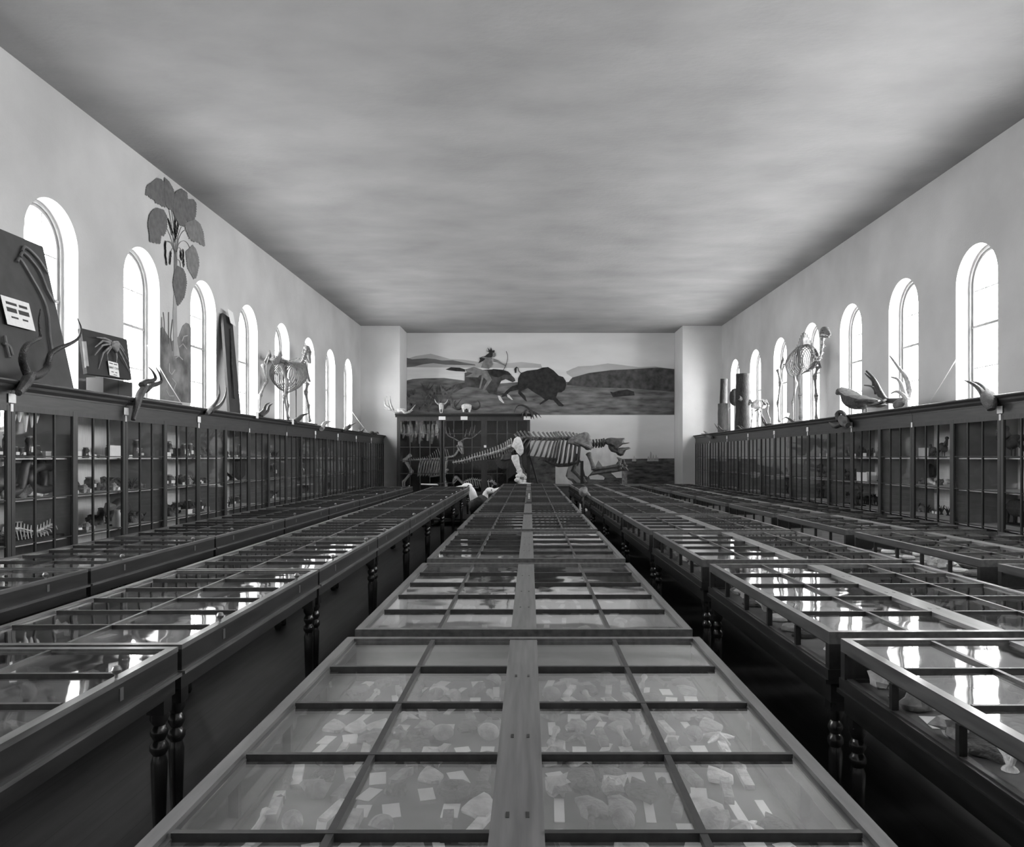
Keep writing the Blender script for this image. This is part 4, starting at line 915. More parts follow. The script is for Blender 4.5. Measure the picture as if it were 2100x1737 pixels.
horns('antelope_horns', 'dark curved horns with white card in front of the pale ungulate skeleton', [
    [atX(603, 865, -5.1), atX(612, 857, -5.15), atX(620, 851, -5.15), atX(633, 848, -5.15)], [atX(605, 866, -5.1), atX(615, 859, -5.15), atX(622, 852, -5.2), atX(629, 850, -5.2)]], .045, 'horn', None, card=(-5.045, atX(601, 870, -5.04).y, 2.42))
horns('goat_horns', 'pale backswept horns on the left cabinets right of the ungulate skeleton', [
    [atX(659, 880, -5.05), atX(663, 870, -5.1), atX(669, 865, -5.1), atX(680, 865, -5.1)], [atX(661, 878, -5.1), atX(667, 869, -5.2), atX(675, 867, -5.2)]], .055, 'horn_pale', None)
horns('deer_antlers', 'dark forked antlers on the left cabinets below the last window', [
    [atX(708, 880, -5.08), atX(715, 874, -5.1), atX(722, 871, -5.1), atX(730, 867, -5.1)], [atX(711, 880, -5.1), atX(718, 877, -5.2), atX(722, 873, -5.2)], [atX(716, 874, -5.1), atX(718, 869, -5.1)]], .04, 'horn', ([atX(709, 879, -5.1), atX(706, 883, -5.03)], .07))
horns('small_antlers', 'small dark antlers near the far end of the left cabinets', [
    [atX(741, 886, -5.08), atX(745, 881, -5.1), atX(748, 878, -5.1)], [atX(738, 886, -5.1), atX(736, 880, -5.15)]], .04, 'horn', None)
horns('coiled_horns', 'small dark coiled horns beside the far pillar on the left cabinets', [
    [atX(766, 889, -5.08), atX(762, 886, -5.1), atX(758, 890, -5.1), atX(762, 893, -5.1)], [atX(769, 890, -5.1), atX(774, 887, -5.15), atX(777, 890, -5.15)]], .05, 'horn', None)
# right side
horns('ram_skull', 'dark curled ram horns hanging over the right cabinets under the bird', [
    [atX(1722, 862, 5.7), atX(1718, 850, 5.7), atX(1725, 845, 5.75), atX(1733, 852, 5.7), atX(1736, 866, 5.65), atX(1728, 873, 5.62)], [atX(1726, 868, 5.66), atX(1714, 874, 5.6), atX(1706, 871, 5.6), atX(1700, 866, 5.6)]], .06, 'horn', ([atX(1727, 858, 5.7), atX(1733, 866, 5.64), atX(1739, 872, 5.62)], .08))
horns('oryx_horns', 'pair of curved dark horns over the near right cabinets under the big window', [
    [atX(2020, 815, 5.75), atX(2010, 800, 5.8), atX(1995, 787, 5.85), atX(1978, 780, 5.85)], [atX(2026, 812, 5.85), atX(2019, 797, 5.95), atX(2005, 786, 6.0), atX(1992, 783, 6.0)]], .045, 'horn', ([atX(2024, 812, 5.78), atX(2031, 826, 5.66), atX(2033, 840, 5.64)], .08))
for (pts, lb) in (([[(1628, 869), (1622, 864), (1612, 858), (1604, 862)], [(1640, 868), (1630, 868), (1622, 862), (1616, 859)]], 'dark and pale lyre shaped horns at the feet of the camel skeleton'),
                  ([[(1572, 873), (1566, 868), (1563, 858), (1558, 852)], [(1580, 873), (1572, 872), (1568, 864), (1564, 856)]], 'dark wavy horns on the right cabinets by the small skeleton'),
                  ([[(1528, 884), (1520, 882), (1514, 876), (1509, 876)], [(1530, 882), (1524, 880), (1519, 875)]], 'short dark horns on the right cabinets below the tree trunks'),
                  ([[(1484, 886), (1476, 884), (1470, 878), (1465, 870)], [(1488, 886), (1480, 883), (1475, 877), (1471, 871)]], 'thin pale curved horns near the far end of the right cabinets')):
    horns('gazelle_horns', lb, [[atX(x, y-2, 5.8) for x, y in p] for p in pts], .035, 'horn', None)
horns('moose_skull', 'dark palmate antlers at the far end of the right cabinets', [
    [atX(1452, 894, 5.75), atX(1445, 891, 5.8), atX(1438, 889, 5.8)], [atX(1452, 893, 5.8), atX(1448, 888, 5.85), atX(1443, 884, 5.9)], [atX(1450, 893, 5.8), atX(1441, 893, 5.8)], [atX(1455, 894, 5.8), atX(1462, 892, 5.8)]], .05, 'horn', ([atX(1452, 893, 5.78), atX(1460, 898, 5.7)], .07))
# caribou antlers with branches
e = empty('caribou_antlers', (0, 0, 0), label='large branching caribou antlers lying behind the bird on the right cabinets', cat='antlers')
def zc(x, y, X=6.15): return atX(1700+x/10.5, 740+y/10.5, X)
b = MB()
b.tube(smooth([zc(1620, 860), zc(1400, 865), zc(1250, 850), zc(1180, 780), zc(1080, 600), zc(1020, 470), zc(930, 340), zc(810, 225)], 4), taper(.055, .02, 29), 9)
b.tube(smooth([zc(1020, 700), zc(990, 620), zc(900, 545), zc(760, 525)], 4), taper(.035, .01, 13), 7); b.tube(smooth([zc(980, 520), zc(950, 430), zc(850, 340), zc(780, 270)], 4), taper(.04, .01, 13), 7)
b.tube(smooth([zc(1220, 860, 6.1), zc(1120, 900, 6.0), zc(1000, 935, 5.95), zc(855, 965, 5.9)], 4), taper(.04, .012, 13), 7); b.puffy([zc(x, y) for x, y in ((1200, 830), (1080, 640), (1000, 480), (960, 500), (1010, 690), (1080, 790))], (1, .1, 0), .05, .8); b.build('antler', M['horn'], e)
b = MB()
b.tube(smooth([zc(1640, 860, 6.1), zc(1690, 880, 6.0), zc(1660, 980, 5.95), zc(1500, 1080, 5.9), zc(1250, 1130, 5.88)], 4), taper(.05, .015, 17), 8)
b.tube(smooth([zc(1690, 860, 6.0), zc(1640, 780, 6.0), zc(1540, 690, 6.0), zc(1440, 660, 6.0), zc(1340, 700, 6.0)], 4), taper(.045, .01, 17), 7)
b.tube(smooth([zc(1650, 790, 6.1), zc(1610, 640, 6.1), zc(1560, 500, 6.1), zc(1470, 390, 6.1), zc(1345, 350, 6.1)], 4), taper(.05, .012, 17), 7)
b.tube(smooth([zc(1680, 850, 6.2), zc(1720, 600, 6.3), zc(1650, 350, 6.3), zc(1520, 170, 6.3), zc(1380, -20, 6.3), zc(1310, -110, 6.3)], 4), taper(.05, .012, 21), 7)
b.build('antler', M['horn_pale'], e)
MB().ell(zc(1540, 930, 6.1), (.10, .20, .09), 10, 7, bump=.3).build('skull', M['bone_mid'], e)
# upland game bird
e = empty('stuffed_bird', (0, 0, 0), label='dark stuffed peafowl standing on the right cabinets before a window', cat='bird')
X0 = 6.2
b = MB(); b.puffy([zc(x, y, X0) for x, y in ((205, 690), (225, 600), (270, 562), (320, 575), (420, 650), (530, 715), (700, 735), (800, 790), (900, 800), (1050, 850), (1080, 905), (900, 940), (800, 960), (760, 1040), (690, 1050), (560, 1050), (470, 1000), (400, 930), (370, 800), (340, 700), (290, 680), (245, 690))], (1, .1, 0), .36, .7); b.build('body', M['feather'], e)
b = MB(); b.tube([zc(225, 660, X0), zc(205, 690, X0), zc(222, 730, X0)], [.03, .02, .006], 7); b.build('beak', M['horn'], e)
for dy in (-.07, .07):
    q = zc(770, 1020, X0); b = MB(); b.tube([(q.x, q.y+dy, q.z), (q.x, q.y+dy, CT+.02)], .014, 6)
    for k in (-1, 0, 1): b.tube([(q.x, q.y+dy, CT+.012), (q.x+k*.03, q.y+dy-.09, CT+.01)], .009, 5)
    b.build('leg', M['horn'], e)
b = MB(); b.puffy([zc(x, y, X0) for x, y in ((840, 900), (1100, 880), (1250, 950), (1100, 1010), (860, 1010))], (1, .1, 0), .16, .7); b.build('tail', M['feather'], e)
q = zc(770, 1060, X0); tag(MB().box((q.x-.2, q.y-.5, CT), (q.x+.2, q.y+.4, CT+.012)).build('mount_board', M['boardedge'], e, None))

# antlers and skulls on the far cabinet
horns('moose_antler', 'pale palmate antler and skull lying on the left end of the far cabinet', [
    [at(820, 845, 25.95), at(806, 842, 25.95), at(798, 832, 25.95), at(793, 812, 25.95)], [at(800, 838, 25.95), at(790, 830, 25.95), at(789, 815, 25.95)], [at(802, 840, 25.95), at(792, 838, 25.95), at(788, 836, 25.95)], [at(806, 842, 25.95), at(801, 828, 25.95), at(800, 812, 25.95)],
    [at(826, 842, 25.9), at(832, 847, 25.85), at(842, 842, 25.9), at(852, 830, 25.9)], [at(838, 845, 25.9), at(847, 841, 25.9)]], .05, 'horn_pale', ([at(815, 841, 25.95), at(824, 841, 25.95), at(832, 841, 25.95)], .07), cr='bone')
e = empty('steer_skull', tuple(at(905, 847, 26.1)), label='pale steer skull with short upright horns on the far cabinet', cat='skull')
b = MB(); b.tube([(0, 0, 0), (0, -.02, .10), (0, 0, .26), (0, 0, .34)], [.05, .075, .10, .05], 10, .6); b.build('skull', M['bone'], e); MB().ell((0, -.08, .07), (.025, .02, .06), 7, 5).build('nose_opening', M['iron'], e)
for s_ in (-1, 1):
    MB().tube(smooth([(s_*.05, 0, .30), (s_*.12, 0, .31), (s_*.19, 0, .38), (s_*.22, 0, .46)], 3), taper(.035, .008, 10), 7).build('horn', M['horn_pale'], e)
e = empty('buffalo_skull', tuple(at(957, 847, 26.1)), label='broad buffalo skull with dark upturned horns on the far cabinet', cat='skull')
b = MB(); b.ell((0, 0, .20), (.20, .12, .12), 12, 8); 
for s_ in (-1, 1): b.tube([(s_*.10, -.03, .18), (s_*.09, -.05, .02)], [.06, .035], 8)
b.build('skull', M['bone'], e); MB().ell((0, -.09, .08), (.045, .03, .07), 8, 6).build('nose_opening', M['iron'], e)
for s_ in (-1, 1):
    MB().tube(smooth([(s_*.15, 0, .20), (s_*.30, 0, .14), (s_*.43, 0, .22), (s_*.42, 0, .36), (s_*.36, 0, .42)], 4), taper(.06, .012, 17), 8).build('horn', M['horn'], e)
horns('ibex_horns', 'dark arched horns and antler drooping over the right end of the far cabinet', [
    [at(1090, 847, 25.95), at(1083, 837, 25.95), at(1070, 831, 25.95), at(1060, 834, 25.95), at(1054, 846, 25.9)],
    [at(1088, 846, 25.9), at(1096, 846, 25.85), at(1104, 850, 25.82), at(1110, 857, 25.82)], [at(1096, 846, 25.85), at(1102, 858, 25.82)], [at(1090, 846, 25.85), at(1095, 860, 25.82)],
    [at(1080, 842, 25.86), at(1074, 846, 25.82), at(1070, 855, 25.82)], [at(1078, 844, 25.85), at(1080, 858, 25.82)], [at(1076, 845, 25.86), at(1066, 850, 25.84)]], .045, 'horn', ([at(1086, 842, 25.95), at(1094, 846, 25.9)], .06))

# ------------------------------------------------------------------ boards, tree trunks and cords on the cabinet tops
def lean(name, label, cat, P, t, m, edge=None):
    e = empty(name, tuple(P[0]), label=label, cat=cat); P = [Vector(p)-P[0] for p in P]; n = (P[1]-P[0]).cross(P[3]-P[0]).normalized()
    MB().prism(P, n*t).build('panel', M[m], e, None); return e, n
A0 = atX(153, 800, -5.42); A0.z = CT+.005; A1 = atX(88, 506, -5.86)
B0 = Vector((-5.42, 6.75, CT+.005)); B1 = Vector((-5.86, 6.9, A1.z-.02))
e, n = lean('squid_display_board', 'big dark leaning board with pale model tentacles and a printed card', 'display board', [A0, A1, B1, B0], -.04 if True else .04, 'board2')
O = e.location
def onb(u, v, off=.0):                         # u along the board from its far edge, v upward
    p = A0.lerp(A1, v)*(1-u)+B0.lerp(B1, v)*u; nn = Vector((1, 0, .24)).normalized(); return p+nn*(off+.02)-O
BN = (A1-A0).cross(B0-A0).normalized(); BN = BN if BN.x > 0 else -BN
def onpx(px, py, off=.03):                      # the board's surface seen along a line of sight
    d = Vector(((px-VX)/F, 1, -(py-VY)/F)); o_ = Vector((0, 0, EYE)); t = (A0-o_).dot(BN)/d.dot(BN); return o_+d*t+BN*off-O
for pts in ([(30, 538), (37, 533), (60, 570), (83, 612), (93, 645), (97, 690), (101, 726), (89, 752)], [(36, 528), (45, 520), (75, 555), (92, 595), (107, 622)], [(40, 516), (48, 508), (72, 530), (93, 562)], [(4, 690), (9, 715), (14, 735)], [(2, 705), (14, 712), (20, 730)]):
    MB().tube(smooth([onpx(u, v, .03) for u, v in pts], 5), .016, 8).build('model_tentacle', M['relief'], e)
def card_on(parent, c, ux, uz, w_, h_, lines, text=None):
    """card lying in the plane spanned by ux, uz"""
    ux, uz = Vector(ux).normalized(), Vector(uz).normalized(); nn = ux.cross(uz)
    if nn.x*(-1 if c[0] > 0 else 1) < 0: nn = -nn
    c = Vector(c); P = [c-ux*w_/2-uz*h_/2, c+ux*w_/2-uz*h_/2, c+ux*w_/2+uz*h_/2, c-ux*w_/2+uz*h_/2]
    cd_ = MB().prism(P, nn*.004).build('printed_card', M['card'], parent, None)
    for k, (v, a, b_, th) in enumerate(lines):
        q = c+nn*.0045+uz*(v*h_); 
        MB().prism([q+ux*(a*w_)-uz*th/2, q+ux*(b_*w_)-uz*th/2, q+ux*(b_*w_)+uz*th/2, q+ux*(a*w_)+uz*th/2], nn*.001).build('print_line', M['ink'], cd_, None)
    if text:
        for s, v, size in text:
            cu = bpy.data.curves.new('card_lettering', 'FONT'); cu.body = s; cu.size = size; cu.align_x = 'CENTER'; cu.extrude = .0006; cu.materials.append(M['ink'])
            tmp = bpy.data.objects.new('card_lettering', cu); C.objects.link(tmp); me = bpy.data.meshes.new_from_object(tmp); bpy.data.objects.remove(tmp)
            o = bpy.data.objects.new('card_lettering', me); C.objects.link(o); o.parent = cd_
            m3 = Matrix((ux, uz, nn)).transposed().to_4x4(); m3.translation = c+nn*.0052+uz*(v*h_); o.matrix_local = m3
    return cd_
card_on(e, onpx(29, 645, .045), (0, 1, 0), (-.24, 0, 1), .46, .32, [(.28, -.38, .0, .03), (.28, .08, .38, .03), (.05, -.40, -.05, .05), (.05, .02, .40, .05), (-.20, -.3, -.05, .02), (-.20, .1, .3, .02)])
e, n = lean('crab_display_board', 'tilted dark board bearing a model giant crab and a printed card', 'display board', [atX(179, 766, -5.50), atX(269.7, 779, -5.50), atX(260, 696, -5.62), atX(167, 673, -5.62)], -.05, 'board')
O = e.location
def cb(px, py, off=.03): v = atX(px, py, -5.55); v.x += off; return v-O
b = MB(); b.puffy([cb(x, y, .05) for x, y in ((221, 705), (226, 699), (233, 699), (236, 706), (235, 716), (231, 724), (226, 718), (221, 712))], (1, 0, .1), .07, .75); b.build('crab_body', M['crab'], e)
for pts in ([(222, 700), (210, 694), (193, 692)], [(220, 702), (206, 699), (189, 712)], [(220, 705), (205, 708), (188, 729)], [(221, 710), (206, 724), (196, 757)], [(236, 702), (243, 710), (250, 720)], [(236, 707), (245, 718), (256, 738)], [(235, 713), (247, 735), (260, 762)], [(222, 712), (213, 726), (216, 740)], [(232, 722), (234, 732), (233, 745)]):
    MB().tube([cb(x, y, .035) for x, y in pts], [.016, .012, .006], 7).build('crab_leg', M['crab'], e)
MB().prism([cb(166, 700, .01), cb(172, 700, .01), cb(179, 765, .01), cb(173, 765, .01)], (.02, 0, 0)).build('batten', M['boardedge'], e, None)
cc = cb(226, 757, .045); card_on(e, cc, (0, 1, -.02), (-.12, 0, 1), .24, .19, [(.36, -.4, -.05, .012), (.36, .05, .4, .012), (-.22, -.3, -.05, .01), (-.22, .1, .3, .01), (-.4, -.1, .25, .008)], [('GIANT CRAB', .0, .042)])
q0, q1 = atX(196, 800, -5.6).y, atX(256, 800, -5.6).y
bx_ = tag(MB().box((-5.72, q0, CT), (-5.50, (q0+q1)/2-.004, 2.69)).box((-5.72, (q0+q1)/2+.004, CT), (-5.50, q1, 2.69)).box((-5.70, q0+.01, CT+.01), (-5.52, q1-.01, 2.68)).build('dark_box', M['iron'], None, None), 'dark wooden box under the crab board', 'box')
e, n = lean('tall_specimen_board', 'tall narrow dark board leaning beside a window with a white card at its top', 'display board', [Vector((-5.42, 13.9, CT+.005)), Vector((-5.42, 14.42, CT+.005)), Vector((-5.88, 15.2, 4.38)), Vector((-5.88, 14.72, 4.42))], -.05, 'board')
O = e.location; tt = Vector((0, 0, 0))
b = MB(); b.tube([Vector((-5.46, 14.2, 2.75))-O, Vector((-5.62, 14.5, 3.4))-O, Vector((-5.80, 14.9, 4.15))-O], [.015, .022, .012], 8); b.build('mounted_specimen', M['fishskin'], e)
card_on(e, Vector((-5.80, 14.95, 4.37))-O, (0, 1, -.1), (-.2, 0, 1), .26, .28, [])
# petrified trunks on the right
for px, yt, w_, X, tilt, m, lb in ((1524, 767, .44, 6.35, 0, 'bark', 'tall dark upright tree trunk section beside a window on the right cabinets'), (1482, 778, .24, 6.4, -.1, 'bark', 'thin dark split trunk leaning by the far right pillar'), (1484, 828, .34, 6.1, .07, 'barkpale', 'short pale split trunk standing near the far end of the right cabinets')):
    q = atX(px, 880, X); zt_ = atX(px, yt, X).z; b = MB(); h = zt_-CT; n = 14
    b.tube([(q.x, q.y+tilt*k*h/6, CT+.002+h*k/6) for k in range(7)], [w_/2*(1.08-.02*k+.03*math.sin(k*2.1)) for k in range(7)], 14)
    if w_ > .4: b.tube([(q.x-.1, q.y-.1, CT+h*.55), (q.x-.22, q.y-.28, CT+h*.58)], [.10, .06], 9)
    tag(b.build('tree_trunk_section', M[m]), lb, 'tree trunk')
q = atX(1507, 816, 6.3); b = MB(); b.puffy([(q.x, q.y+math.cos(a*PI/6)*.22, q.z+math.sin(a*PI/6)*(.30 if a < 7 else .26)) for a in range(12)], (1, 0, 0), .28, .7)
eg = empty('round_fungus', (0, 0, 0), label='dark round lump on a thin pale stem before the last right window', cat='specimen'); b.build('lump', M['bark'], eg); MB().tube([(q.x, q.y, q.z-.2), (q.x, q.y-.05, CT)], .03, 8).build('stem', M['barkpale'], eg)
# cords
for a, bb, lb in ((atX(302, 708, XL+.02), atX(381, 819, -5.75), 'white cord running down past the painted palm'), (atX(712, 830, XL+.02), atX(757, 885, -5.5), 'white cord slanting down near the far left pillar'),
                  (atX(1960, 738, XR-.02), atX(1895, 818, 6.5), 'white cord slanting down left of the nearest right window'), (atX(1497, 836, XR-.02), atX(1461, 886, 6.3), 'white cord slanting down near the far right pillar')):
    zz = Vector((bb.x, bb.y, CT+.01)); b = MB(); b.tube([a, a.lerp(zz, .5)+Vector((0, 0, -.02)), zz], .007, 6); b.tube([zz, zz+Vector((.0, -.12, -.003)), zz+Vector((0.06, .05, -.003))], .007, 5)
    tag(b.build('twine', M['cord']), lb, 'cord')
tag(MB().prism([Vector((-5.45, 10.4, CT)), Vector((-5.2, 10.4, CT)), Vector((-5.2, 11.5, CT)), Vector((-5.45, 11.5, CT))], (0, 0, .035)).build('flat_board', M['board2'], None, None), 'flat board lying on the cabinet top beside the kinked horns', 'board')

# ------------------------------------------------------------------ large birds and blocks between the far tables
def wbird(name, label, body, neck, beak, rb, head):
    e = empty(name, (0, 0, 0), label=label, cat='bird')
    b = MB(); b.ell(body, rb, 16, 10, Matrix.Rotation(.5, 3, 'Y')); b.build('body', M['feather'], e)
    b = MB(); Q = smooth(neck, 5); n = len(Q); b.tube(Q, [.14+(.085-.14)*min(1, i/(n*.7)) for i in range(n)], 12); b.ell(neck[-1], head, 14, 9); b.build('neck_and_head', M['feather_w'], e)
    b = MB(); b.tube(beak, [.06, .045, .012], 8, .6); b.build('beak', M['feather_w'], e)
    h = Vector(neck[-1]); MB().ell(h+Vector((.05, -head[1]*.93, .02)), (.02, .012, .02), 8, 6).build('eye', M['iron'], e)
    for s_ in (-.12, .12): MB().tube([(body[0]+s_, body[1], body[2]-.1), (body[0]+s_, body[1]-.02, .0)], .03, 7).build('leg', M['horn'], e)
    return e
def q_(px, py, Y): return at(px, py, Y)
Y1 = 20.98
wbird('stuffed_pelican', 'large white headed stuffed bird bowing behind the end of the desk cases', q_(976, 1036, Y1), [q_(976, 1032, Y1), q_(972, 1022, Y1), q_(967, 1006, Y1), q_(958, 997, Y1)], [q_(950, 998, Y1), q_(938, 1000, Y1), q_(922, 1002, Y1)], (.20, .22, .24), (.15, .11, .09))
Y2 = 23.8
wbird('stuffed_swan', 'white curved neck of a stuffed swan beside the far end of the middle tables', q_(987, 1031, Y2), [q_(988, 1034, Y2), q_(986, 1032, Y2), q_(994, 1024, Y2), q_(996, 1012, Y2), q_(1005, 1006, Y2)], [q_(1010, 1006, Y2), q_(1020, 1003, Y2), q_(1030, 998, Y2)], (.22, .26, .26), (.15, .12, .10))
pl = empty('wheeled_platform', (0, 0, 0), label='low dark platform on turned feet under the stuffed birds', cat='platform')
a, b_ = -2.48, -1.0
Y1 = 18.9
MB().box((a, 18.62, .13), (b_, 20.2, .17)).build('platform_board', M['board'], pl, None)
for x in (a+.1, b_-.1):
    for y in (18.7, 20.1): MB().lathe([(.03, 0), (.045, .03), (.03, .07), (.045, .13)], 10, (x, y, 0)).build('foot', M['leg'], pl)
b = MB(); b.ell(q_(918, 1052, Y1+.2), (.32, .22, .17), 14, 9, bump=.2); b.tube([q_(905, 1050, Y1+.2), q_(897, 1046, Y1+.2), q_(890, 1048, Y1+.2)], [.10, .09, .05], 9)
v = q_(918, 1052, Y1+.2)
for s_ in (-.18, .18): b.tube([(v.x+s_, v.y, v.z-.05), (v.x+s_, v.y, .172)], .04, 7)
tag(b.build('stuffed_mammal', M['fur']), 'dark stuffed animal standing on the low platform under the desk cases', 'stuffed animal')
Y3 = 16.3
for k, (px, py, r, m, lb) in enumerate(((1197, 1016, .10, 'bone_mid', 'brown skull on a stand between the far middle and right tables'), )):
    v = q_(px, py-8, Y3); b = MB(); b.ell(v, (r, r*.9, r), 10, 8, bump=.4, seed=k); b.tube([v+Vector((.05, 0, -.05)), v+Vector((.15, -.05, -.12))], [.07, .03], 8); b.tube([v, (v.x, v.y, 0)], [.02, .03], 8)
    tag(b.build('skull_on_stand', M[m]), lb, 'skull')
for px, Y, w_, h, lb in ((1196, 23.9, .24, .25, 'white block on the floor beyond the far end of the glass sided tables'),):
    v = q_(px, 0, Y); tag(MB().box((v.x-w_/2, Y-.15, 0), (v.x+w_/2, Y+.2, h)).box((v.x-w_/2+.03, Y-.12, h), (v.x+w_/2-.03, Y+.17, h+.05)).build('white_block', M['card'], None, None), lb, 'block')
# brass rail frame by the far cabinet
e = empty('brass_rail', (0, 0, 0), label='thin pale railing on posts before the far cabinet', cat='railing'); YR_ = 24.3
x0, x1 = q_(862, 0, YR_).x, q_(922, 0, YR_).x; zr = q_(0, 993, YR_).z
MB().tube([(x0, YR_, zr), (x1-.35, YR_, zr-.02)], .022, 7).build('rail', M['cord'], e); MB().tube([(x0, YR_, zr), (x1, YR_+.7, zr+.02)], .012, 7).build('rail', M['iron'], e)
for x, y in ((x0, YR_), (x1-.35, YR_), (x1, YR_+.7)): MB().lathe([(.03, 0), (.012, .04), (.012, zr-.03), (.028, zr-.01), (.028, zr+.03), (.005, zr+.05)], 9, (x, y, 0)).build('post', M['iron'], e)
# dark strip with numbers on the middle tables
tag(MB().box((-.075, 13.3, H), (.02, 17.3, H+.012)).build('dark_strip', M['iron'], None, None), 'long dark strip lying on the centre boards of the middle tables', 'strip')
s = bpy.data.objects['dark_strip']
for k in range(4): MB().box((-.045, 14.4+k*.55, H+.012), (-.012, 14.6+k*.55, H+.014)).build('white_mark', M['card'], s, None)

# ------------------------------------------------------------------ things on the cabinet shelves
TPL = {}
def tpl(key, name, parts, cat):
    e = bpy.data.objects.new(name, None); ch = []
    for pn, mb, m in parts:
        o = mb.build(pn, M[m]); C.objects.unlink(o); ch.append(o)
    TPL[key] = (name, ch, cat)
NPUT = {}
def shelf_put(key, loc, rz, label, group, s=1.0):
    name, ch, cat = TPL[key]
    if len(ch) == 1:
        o = ch[0].copy(); o.name = name; C.objects.link(o); o.location = loc; o.rotation_euler = (0, 0, rz); o.scale = (s,)*3; return tag(o, label, cat, group)
    e = bpy.data.objects.new(name, None); C.objects.link(e); e.location = loc; e.rotation_euler = (0, 0, rz); e.scale = (s,)*3; e.empty_display_size = .1
    for c in ch: q = c.copy(); C.objects.link(q); q.parent = e
    return tag(e, label, cat, group)
def jar(h, r): return MB().lathe([(r*.95, 0), (r, .01), (r, h*.75), (r*.7, h*.86), (r*.7, h*.9)], 14)
for k, (h, r) in {'jar_t': (.24, .045), 'jar_s': (.13, .04), 'jar_w': (.18, .065)}.items():
    tpl(k, 'specimen_jar', [('jar_body', jar(h, r), 'jar'), ('lid', MB().lathe([(r*.75, h*.9), (r*.8, h*.92), (r*.8, h*.97), (r*.3, h)], 12), 'jarlid'), ('label', MB().box((r+.0005, -r*.6, h*.25), (r+.003, r*.6, h*.5)), 'card')], 'jar')
FO = [(-.5, 0), (-.44, .13), (-.38, .05), (-.2, .12), (0, .2), (.08, .17), (.3, .12), (.5, -.02), (.42, -.08), (.2, -.14), (0, -.16), (-.2, -.1), (-.38, -.02), (-.45, -.12)]
for k, m in (('fish_d', 'fishskin'), ('fish_p', 'fishpale')):
    tpl(k, 'mounted_fish', [('body', MB().puffy([(0, x*.5, .17+z*.5) for x, z in FO], (1, 0, 0), .09, .75), m), ('stand', MB().box((-.05, -.09, 0), (.05, .09, .015)).tube([(0, 0, .015), (0, 0, .12)], .008, 6), 'board')], 'fish')
def birdm(h, neck=0, leg=.08, r=.06):
    b = MB(); z = leg+r
    b.ell((0, 0, z), (r*.8, r*1.7, r), 12, 8, Matrix.Rotation(-.5, 3, 'X')); q = [(0, r*1.0, z+r*.6), (0, r*1.5+neck*.15, z+r*1.3+neck*.6), (0, r*1.5+neck*.1, z+r*1.6+neck)]
    b.tube(smooth(q, 3), [r*.6, r*.5, r*.4, r*.32, r*.3, r*.3, r*.3], 8); c = Vector(q[-1]); b.ell(c+Vector((0, .01, r*.15)), (r*.42, r*.5, r*.42), 9, 7)
    b.puffy([(0, -r*1.2, z+r*.1), (0, -r*3.0, z-r*1.3), (0, -r*2.7, z-r*1.6), (0, -r*1.0, z-r*.6)], (1, 0, 0), r*.6, .8); return b, c, z
for k, (m, nk, lg, r) in {'bird_s': ('feather', 0, .06, .045), 'bird_m': ('feather', .03, .10, .07), 'bird_w': ('feather_w', .22, .24, .07), 'bird_wd': ('feather', .16, .20, .075)}.items():
    b, c, z = birdm(0, nk, lg, r)
    l = MB().tube([(-.02, 0, z), (-.02, .01, .015)], .006, 6).tube([(.02, 0, z), (.02, .01, .015)], .006, 6)
    tpl(k, 'stuffed_bird', [('body', b, m), ('beak', MB().tube([c+Vector((0, r*.3, r*.15)), c+Vector((0, r*(1.2 if nk < .1 else 1.9), r*.0))], [r*.16, r*.02], 6), 'horn'), ('legs', l, 'horn'), ('stand', MB().lathe([(.06, 0), (.06, .012), (.03, .018)], 12), 'board')], 'bird')
def mammal(r, l):
    b = MB(); b.ell((0, 0, r*2.0), (r*.75, l/2, r), 14, 9, bump=.2)
    for s_ in (-1, 1):
        for y in (-l*.33, l*.33): b.tube([(s_*r*.4, y, r*1.7), (s_*r*.42, y+.01, r*.7), (s_*r*.42, y, .016)], [r*.35, r*.2, r*.18], 7)
    b.tube([(0, l*.4, r*2.4), (0, l*.58, r*3.0)], [r*.5, r*.35], 8); b.tube([(0, l*.56, r*3.1), (0, l*.68, r*3.0), (0, l*.82, r*2.75)], [r*.4, r*.38, r*.18], 8)
    for s_ in (-1, 1): b.tube([(s_*r*.25, l*.58, r*3.3), (s_*r*.4, l*.56, r*3.75)], [r*.14, r*.03], 6)
    b.tube([(0, -l*.48, r*2.2), (0, -l*.62, r*1.6), (0, -l*.66, r*.9)], [r*.16, r*.14, r*.05], 6); return b
tpl('mam_s', 'stuffed_mammal', [('body', mammal(.06, .30), 'fur'), ('stand', MB().box((-.06, -.16, 0), (.06, .16, .014)), 'board')], 'stuffed animal')
tpl('mam_l', 'stuffed_mammal', [('body', mammal(.10, .50), 'fur'), ('stand', MB().box((-.10, -.27, 0), (.10, .27, .014)), 'board')], 'stuffed animal')
tpl('lump', 'mineral_specimen', [('lump', MB().ell((0, 0, .075), (.085, .10, .085), 12, 8, bump=.9, seed=4), 'rock_d')], 'mineral')
tpl('lump2', 'mineral_specimen', [('lump', MB().ell((0, 0, .05), (.06, .07, .055), 12, 8, bump=.9, seed=9), 'rock_m')], 'mineral')
tpl('coralb', 'branching_coral', [('coral', None or (lambda: (lambda b: b)(coral(5)))(), 'coralm')], 'coral')
tpl('cardb', 'display_card', [('card', MB().box((-.003, -.06, 0), (.003, .06, .08)), 'card')], 'card')
tpl('cards', 'display_card', [('card', MB().box((-.003, -.03, 0), (.003, .03, .04)), 'card')], 'card')
tpl('boxw', 'specimen_box', [('box', MB().box((-.05, -.07, 0), (.05, .07, .06)), 'shelf'), ('lid', MB().box((-.053, -.073, .06), (.053, .073, .07)), 'card')], 'box')
tpl('panel', 'backing_card', [('card', MB().box((-.006, -.22, 0), (.006, .22, .16)), 'card')], 'card')
